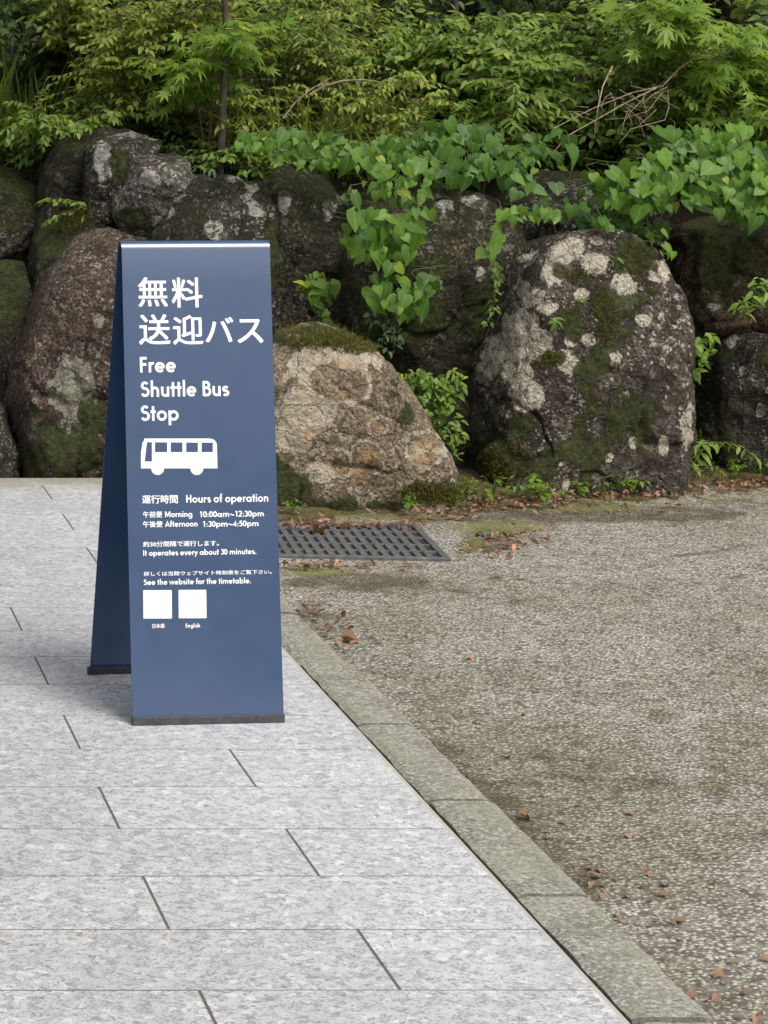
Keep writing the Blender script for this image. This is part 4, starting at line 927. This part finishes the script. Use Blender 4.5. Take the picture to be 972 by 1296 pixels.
# ------------------------------------------------------------------ small plants in the crevices
def herb(name, label, cat, spots, T, leaf, size, n, seed, Yf, group=None, tone=.6):
    rg = np.random.default_rng(seed); c = P(spots[0][0], spots[0][1], Yf); t = thing(name, label, cat, c, group); LV, st = Leaves(), MB()
    w_ = np.array([s[4] for s in spots], float); w_ /= w_.sum()
    for i in range(n):
        s = spots[rg.choice(len(spots), p=w_)]; a = rg.uniform(0, 6.28); q = math.sqrt(rg.random()); p = P(s[0] + s[2] * q * math.cos(a), s[1] + s[3] * q * math.sin(a), Yf - rg.uniform(-.02, .07))
        LV.add(p, np.array((rg.normal(0, .8), -.5, rg.normal(-.4, .5))), np.array((rg.normal(0, .4), -.7, 1)), size * rg.uniform(.5, 1.25), np.clip(tone + rg.normal(0, .25), 0, 1))
        if i % 3 == 0: st.tube([p - c, p - c + np.array((rg.normal(0, .01), .03, -.03)), p - c + np.array((rg.normal(0, .02), .07, -.06))], .0012, .0008, 4)
    st.build('stems', M['greenstem'], t); LV.build('foliage', T, LM[leaf], t, c); return t
herb('crevice_plant', 'bright small-leaved herb filling the gap beside the tan boulder', 'plant', [(545,500,34,28,2),(525,480,20,14,.8),(572,490,16,24,.8),(560,535,26,22,.8),(575,560,14,24,.4)], T_OV, 'fresh', .030, 420, 701, 8.30, tone=.35)
herb('crevice_plant', 'pale green rosette plant hanging right of the sign', 'plant', [(404,360,22,9,1.6),(400,350,14,6,.6),(408,385,10,26,.9),(396,375,10,14,.4)], T_HEART, 'fresh', .038, 64, 702, 8.72, tone=.4)
herb('crevice_plant', 'yellow-green sprig growing in the gap right of the largest boulder', 'plant', [(878,435,12,14,1),(885,450,12,18,1),(872,470,8,10,.5),(895,425,8,8,.3)], T_OV, 'fresh', .040, 62, 703, 8.45, tone=.5)
herb('crevice_plant', 'leafy sprig on the upper rim of the squat right boulder', 'plant', [(945,385,16,14,1),(965,365,14,16,1),(985,380,20,16,.8)], T_SLIM, 'mid', .050, 70, 704, 8.50, tone=.75)
herb('crevice_plant', 'tiny fern between the mossy and the largest boulder', 'plant', [(628,350,6,20,1),(625,385,5,14,.6),(618,405,4,6,.3)], T_OV, 'mid', .026, 60, 705, 8.50, tone=.5)
herb('crevice_plant', 'sparse pale weeds clinging below the hanging vine', 'plant', [(495,425,14,22,1),(555,355,6,20,.5),(470,400,8,10,.4)], T_OV, 'blue', .026, 60, 706, 8.52, tone=.3)
herb('crevice_plant', 'little green sprig on the front of the largest boulder', 'plant', [(705,405,8,4,1),(735,380,6,5,.6),(780,330,6,5,.6)], T_SLIM, 'mid', .030, 26, 707, 8.24, tone=.5)

# moss pelts
def moss_on(label_rock, boxes, n, seed, h=.018):
    Wp, vn, ob = ROCKS[label_rock]; rg = np.random.default_rng(seed); px = PX + FOC * Wp[:, 0] / Wp[:, 1]; py = PY + FOC * (EYE - Wp[:, 2]) / Wp[:, 1]
    ok = np.zeros(len(Wp), bool)
    for x, y, rx, ry in boxes: ok |= ((((px - x) / rx) ** 2 + ((py - y) / ry) ** 2) < 1) & (vn[:, 1] < .3)
    idx = np.nonzero(ok)[0]
    if len(idx) == 0: return
    pk = rg.choice(idx, n); p = Wp[pk] + rg.normal(0, .006, (n, 3)) - vn[pk] * .002; org = np.array(ob.location)
    tip = vn[pk] + rg.normal(0, .6, (n, 3)) + np.array((0, 0, .2)); nn = rg.normal(0, 1, (n, 3))
    Tb = (T_BLADE[0] * np.array((3.0, 1, 1)), T_BLADE[1])
    o = leaf_mesh('moss', Tb, p, tip, nn, rg.uniform(.5, 1.2, n) * h, np.clip(rg.normal(.5, .25, n), 0, 1), LM['mossy'], ob, org); o['kind'] = 'stuff'
moss_on('tan rounded boulder with orange-rimmed lichens behind the drain grate', [(415,426,66,15),(450,436,34,12),(545,625,40,12)], 7000, 801)
moss_on('largest boulder of the wall with big cream lichen patches', [(735,350,16,12),(800,328,24,20),(765,398,18,34),(694,455,18,10),(640,585,36,26)], 5000, 802, .014)
moss_on('green mossy stone left of the tall brown boulder', [(85,268,36,26)], 2500, 803, .02)

# ------------------------------------------------------------------ soil strip, weeds and litter at the foot of the wall
def foot_y(x): return 652 - 46 * np.clip((x - 330) / 640, 0, 1.3)         # picture row of the wall's foot
n = 140; xs = np.linspace(330, 1250, n); V = []; wav = 7 * vnoise(np.stack([xs * .02, xs * 0, xs * 0], 1), 4) + 4 * vnoise(np.stack([xs * .07, xs * 0, xs * 0], 1), 6)
for i, x in enumerate(xs):
    near = G(x, foot_y(x) + 8 + wav[i] * .8, 0); far = near + np.array((.12, 1.0, 0))
    for j, u in enumerate((0, .12, .3, .6, 1)):
        q = near + (far - near) * u; V.append((q[0], q[1], AZ - .004 + (0, .016, .03, .045, .06)[j] + (.008 * float(vnoise(np.array([[q[0] * 9, q[1] * 9, 1.]]), 3)[0]) if j else 0)))
ii = (np.arange(n - 1)[:, None] * 5 + np.arange(4)[None]).ravel()
k = N('litter_soil'); v = k.geo().outputs['Position']; a_ = k.noise(v, 14, 6, .7); b_ = k.noise(v, 70, 5, .7)
c = k.mix(k.step(b_, .35, .65), (.035, .022, .013), (.12, .07, .038)); c = k.mix(k.step(a_, .46, .6), c, k.mix(b_, (.045, .052, .012), (.13, .13, .035))); c = k.mix(k.step(k.voro(v, 60), .3, .2), c, (.16, .145, .115))
M['litter_soil'] = k.done(c, .95, k.bump(b_, .9, .012), spec=.2)
tag(link('soil_strip', mesh_np('soil_strip', V, np.stack([ii, ii + 5, ii + 6, ii + 1], 1), [M['litter_soil']], smooth=True)), kind='structure')

# litter: drifts nobody could count
rg = np.random.default_rng(21); pos = []
def drift(x, y, rx, ry, m):
    for _ in range(m):
        a = rg.uniform(0, 6.28); q = math.sqrt(rg.random()); g = G(x + rx * q * math.cos(a), y + ry * q * math.sin(a), 0); pos.append(g + np.array((0, 0, AZ + rg.uniform(.006, .03))))
for x in range(600, 1150, 18): drift(x, foot_y(x) + 7, 24, 8, 20)
drift(560, 652, 60, 6, 80); drift(750, 640, 160, 10, 60); drift(450, 664, 90, 5, 90); drift(400, 666, 45, 6, 60); drift(630, 690, 45, 16, 70); drift(670, 676, 40, 10, 40); drift(400, 716, 45, 5, 50); drift(480, 716, 60, 4, 25); drift(430, 800, 22, 26, 28); drift(395, 770, 18, 20, 16)
pos = np.array(pos); n = len(pos)
tip = np.stack([rg.normal(0, 1, n), rg.normal(0, 1, n), rg.normal(0, .35, n)], 1); nn = np.stack([rg.normal(0, .5, n), rg.normal(0, .5, n), np.ones(n)], 1)
tag(leaf_mesh('leaf_litter', T_OV, pos, tip, nn, rg.uniform(.012, .034, n), np.clip(rg.normal(.42, .3, n), 0, 1), LM['dry'], None), 'reddish brown dry leaf litter along the foot of the wall', 'leaf litter', kind='stuff')

# single fallen leaves on the drive
proto = []
for i in range(4):
    l = leaf_mesh('fallen_leaf', (T_OV[0] * np.array((1.3, 1, 1 + i * .7)), T_OV[1]), [(0, 0, .004)], [(1, .2, .1)], [(.1, .2, 1)], [1.0], [.35 + .15 * i], LM['dry'], None); proto.append(l)
FL = [(550,860),(728,1020),(822,1105),(700,945),(858,1192),(840,1240),(665,1038),(694,1066),(735,1085),(762,1110),(780,1115),(800,1140),(850,1152),(870,1170),(748,1118),(760,1130),(812,1128),(826,1172),(880,1262),(905,1270),(935,1290),(792,1032),(665,905),(595,983),(870,745),(655,735),(880,880),(822,1105),(846,1140),(600,915),(790,1060),(725,1045),(520,745),(690,640),(900,1240),(590,835)] + [(int(a), int(b)) for a, b in np.stack([(lambda q: 560 + (q - 960) * .86 + 40 + np.abs(np.random.default_rng(6).normal(0, 55, 30)))(np.random.default_rng(7).uniform(960, 1290, 30)), np.random.default_rng(7).uniform(960, 1290, 30)], 1)] + [(930,800),(760,880),(905,1120),(620,760),(840,690)]
for i, (x, y) in enumerate(FL):
    o = proto[i] if i < 4 else proto[i % 4].copy()
    if i >= 4: COL.objects.link(o)
    g = G(x + rg.normal(0, 2), y + rg.normal(0, 2), AZ); o.location = (g[0], g[1], AZ + .006); s = rg.uniform(.011, .022); o.scale = (s, s * rg.uniform(.8, 1.6), s * rg.uniform(.2, .8)); o.rotation_euler = (rg.normal(0, .25), rg.normal(0, .25), rg.uniform(0, 6.28))
    tag(o, 'small dry orange-brown leaf lying alone on the grey asphalt', 'leaf', 'single fallen leaves on the asphalt')
def big_leaf(label, x, y, s, rot, z=AZ):
    g = G(x, y, z); o = leaf_mesh('fallen_leaf', (T_OV[0] * np.array((1.5, 1, 2.2)), T_OV[1]), [(0, 0, .004)], [(1, 0, .15)], [(.1, -.3, 1)], [s], [.15], LM['dry'], None); o.location = (g[0], g[1], z + .008); o.rotation_euler = (0, 0, rot); tag(o, label, 'leaf')
big_leaf('large curled brown leaf beside the kerb near the sign', 432, 812, .06, -.15)
big_leaf('curled tan leaf lying on the drain grate', 402, 674, .07, 1.2, .004)
big_leaf('brown leaf pair by the kerb in the lower right', 655, 1038, .032, -.2)

# weeds along the foot of the wall: four kinds of small clump, copied
wp = []
for i in range(4):
    rg2 = np.random.default_rng(900 + i); t = thing('weed', 'tiny light green weed sprouting at the foot of the boulders', 'weed', (0, 0, 0), 'weeds along the foot of the wall'); LV, st = Leaves(), MB()
    for j in range(9 + 3 * i):
        a = rg2.uniform(0, 6.28); h = rg2.uniform(.02, .07); p = np.array((.03 * math.cos(a) * rg2.uniform(.3, 1.2), .03 * math.sin(a) * rg2.uniform(.3, 1.2), h)); st.tube([np.zeros(3), p * np.array((.5, .5, .6)), p], .001, .0007, 4)
        LV.add(p, np.array((math.cos(a), math.sin(a), -.2)), UP + rg2.normal(0, .3, 3) + np.array((0, -.4, 0)), rg2.uniform(.016, .03), np.clip(rg2.normal(.55, .2), 0, 1))
    st.build('stems', M['greenstem'], t); LV.build('foliage', (T_ROS, T_OV, T_ROS, T_HEART)[i], LM['fresh' if i != 1 else 'mid'], t, (0, 0, 0)); wp.append(t)
WS = [(560,632),(575,628),(590,632),(612,635),(640,632),(655,628),(668,634),(690,636),(712,632),(760,626),(765,634),(800,622),(822,616),(812,622),(848,606),(862,612),(880,606),(902,600),(914,606),(935,604),(955,598),(830,604),(575,640),(540,640),(600,625),(625,628),(680,628),(735,630),(785,624),(893,612),(930,598),(968,606),(370,648),(380,640),(520,646)]
for i, (x, y) in enumerate(WS):
    if i < 4: o = wp[i]
    else:
        src = wp[i % 4]; o = src.copy(); COL.objects.link(o)
        for ch in src.children:
            c2 = ch.copy(); COL.objects.link(c2); c2.parent = o
    g = G(x, y + 3, .0); o.location = (g[0], g[1], .012); s = rg.uniform(.4, 1.05); o.scale = (s, s, s); o.rotation_euler = (0, 0, rg.uniform(0, 6.28))
# pebbles
for x, y, s, lb in ((383, 649, .022, 'pale pebble at the left foot of the tan boulder'), (612, 674, .018, 'small tan stone lying in the moss right of the drain grate')):
    g = G(x, y, 0); th = np.linspace(0, 6.283, 17)[:-1]; phs = np.linspace(-1.45, 1.45, 9); V = [(1.4 * math.cos(t) * math.cos(p), math.sin(t) * math.cos(p), .6 * math.sin(p)) for p in phs for t in th]
    V = np.array(V) * s; V += s * .25 * fbm(V / s * 1.2 + x, 2, 3)[:, None] * nrmz(V); F = [[a * 16 + b, a * 16 + (b + 1) % 16, (a + 1) * 16 + (b + 1) % 16, (a + 1) * 16 + b] for a in range(8) for b in range(16)] + [list(range(16))[::-1], list(range(128, 144))]
    o = link('pebble', mesh_np('pebble', V, F, [RM['grey']], {'lichen': np.zeros(len(V)), 'moss': np.zeros(len(V)), 'stain': np.zeros(len(V))}, smooth=True), loc=(g[0], g[1], AZ + s * .35)); tag(o, lb, 'pebble')

# unseen foliage added behind the camera to darken the sign's lower reflections
rg = np.random.default_rng(55); n = 9000
X = rg.uniform(-30, 34, n); Z = np.abs(rg.normal(0, 1, n)) * 1.15 + .1; Y = -17 - rg.uniform(0, 3, n) - Z * .4
tip = rg.normal(0, 1, (n, 3)); nn = np.stack([rg.normal(0, .6, n), np.ones(n), rg.uniform(0, 1.4, n)], 1)
tag(leaf_mesh('added_foliage', T_OV, np.stack([X, Y, Z], 1), tip, nn, rg.uniform(.5, 1.0, n), np.clip(rg.normal(.4, .25, n), 0, 1), LM['deep'], None), 'dark green wood across the drive opposite the rock wall', 'added_foliage', kind='stuff')
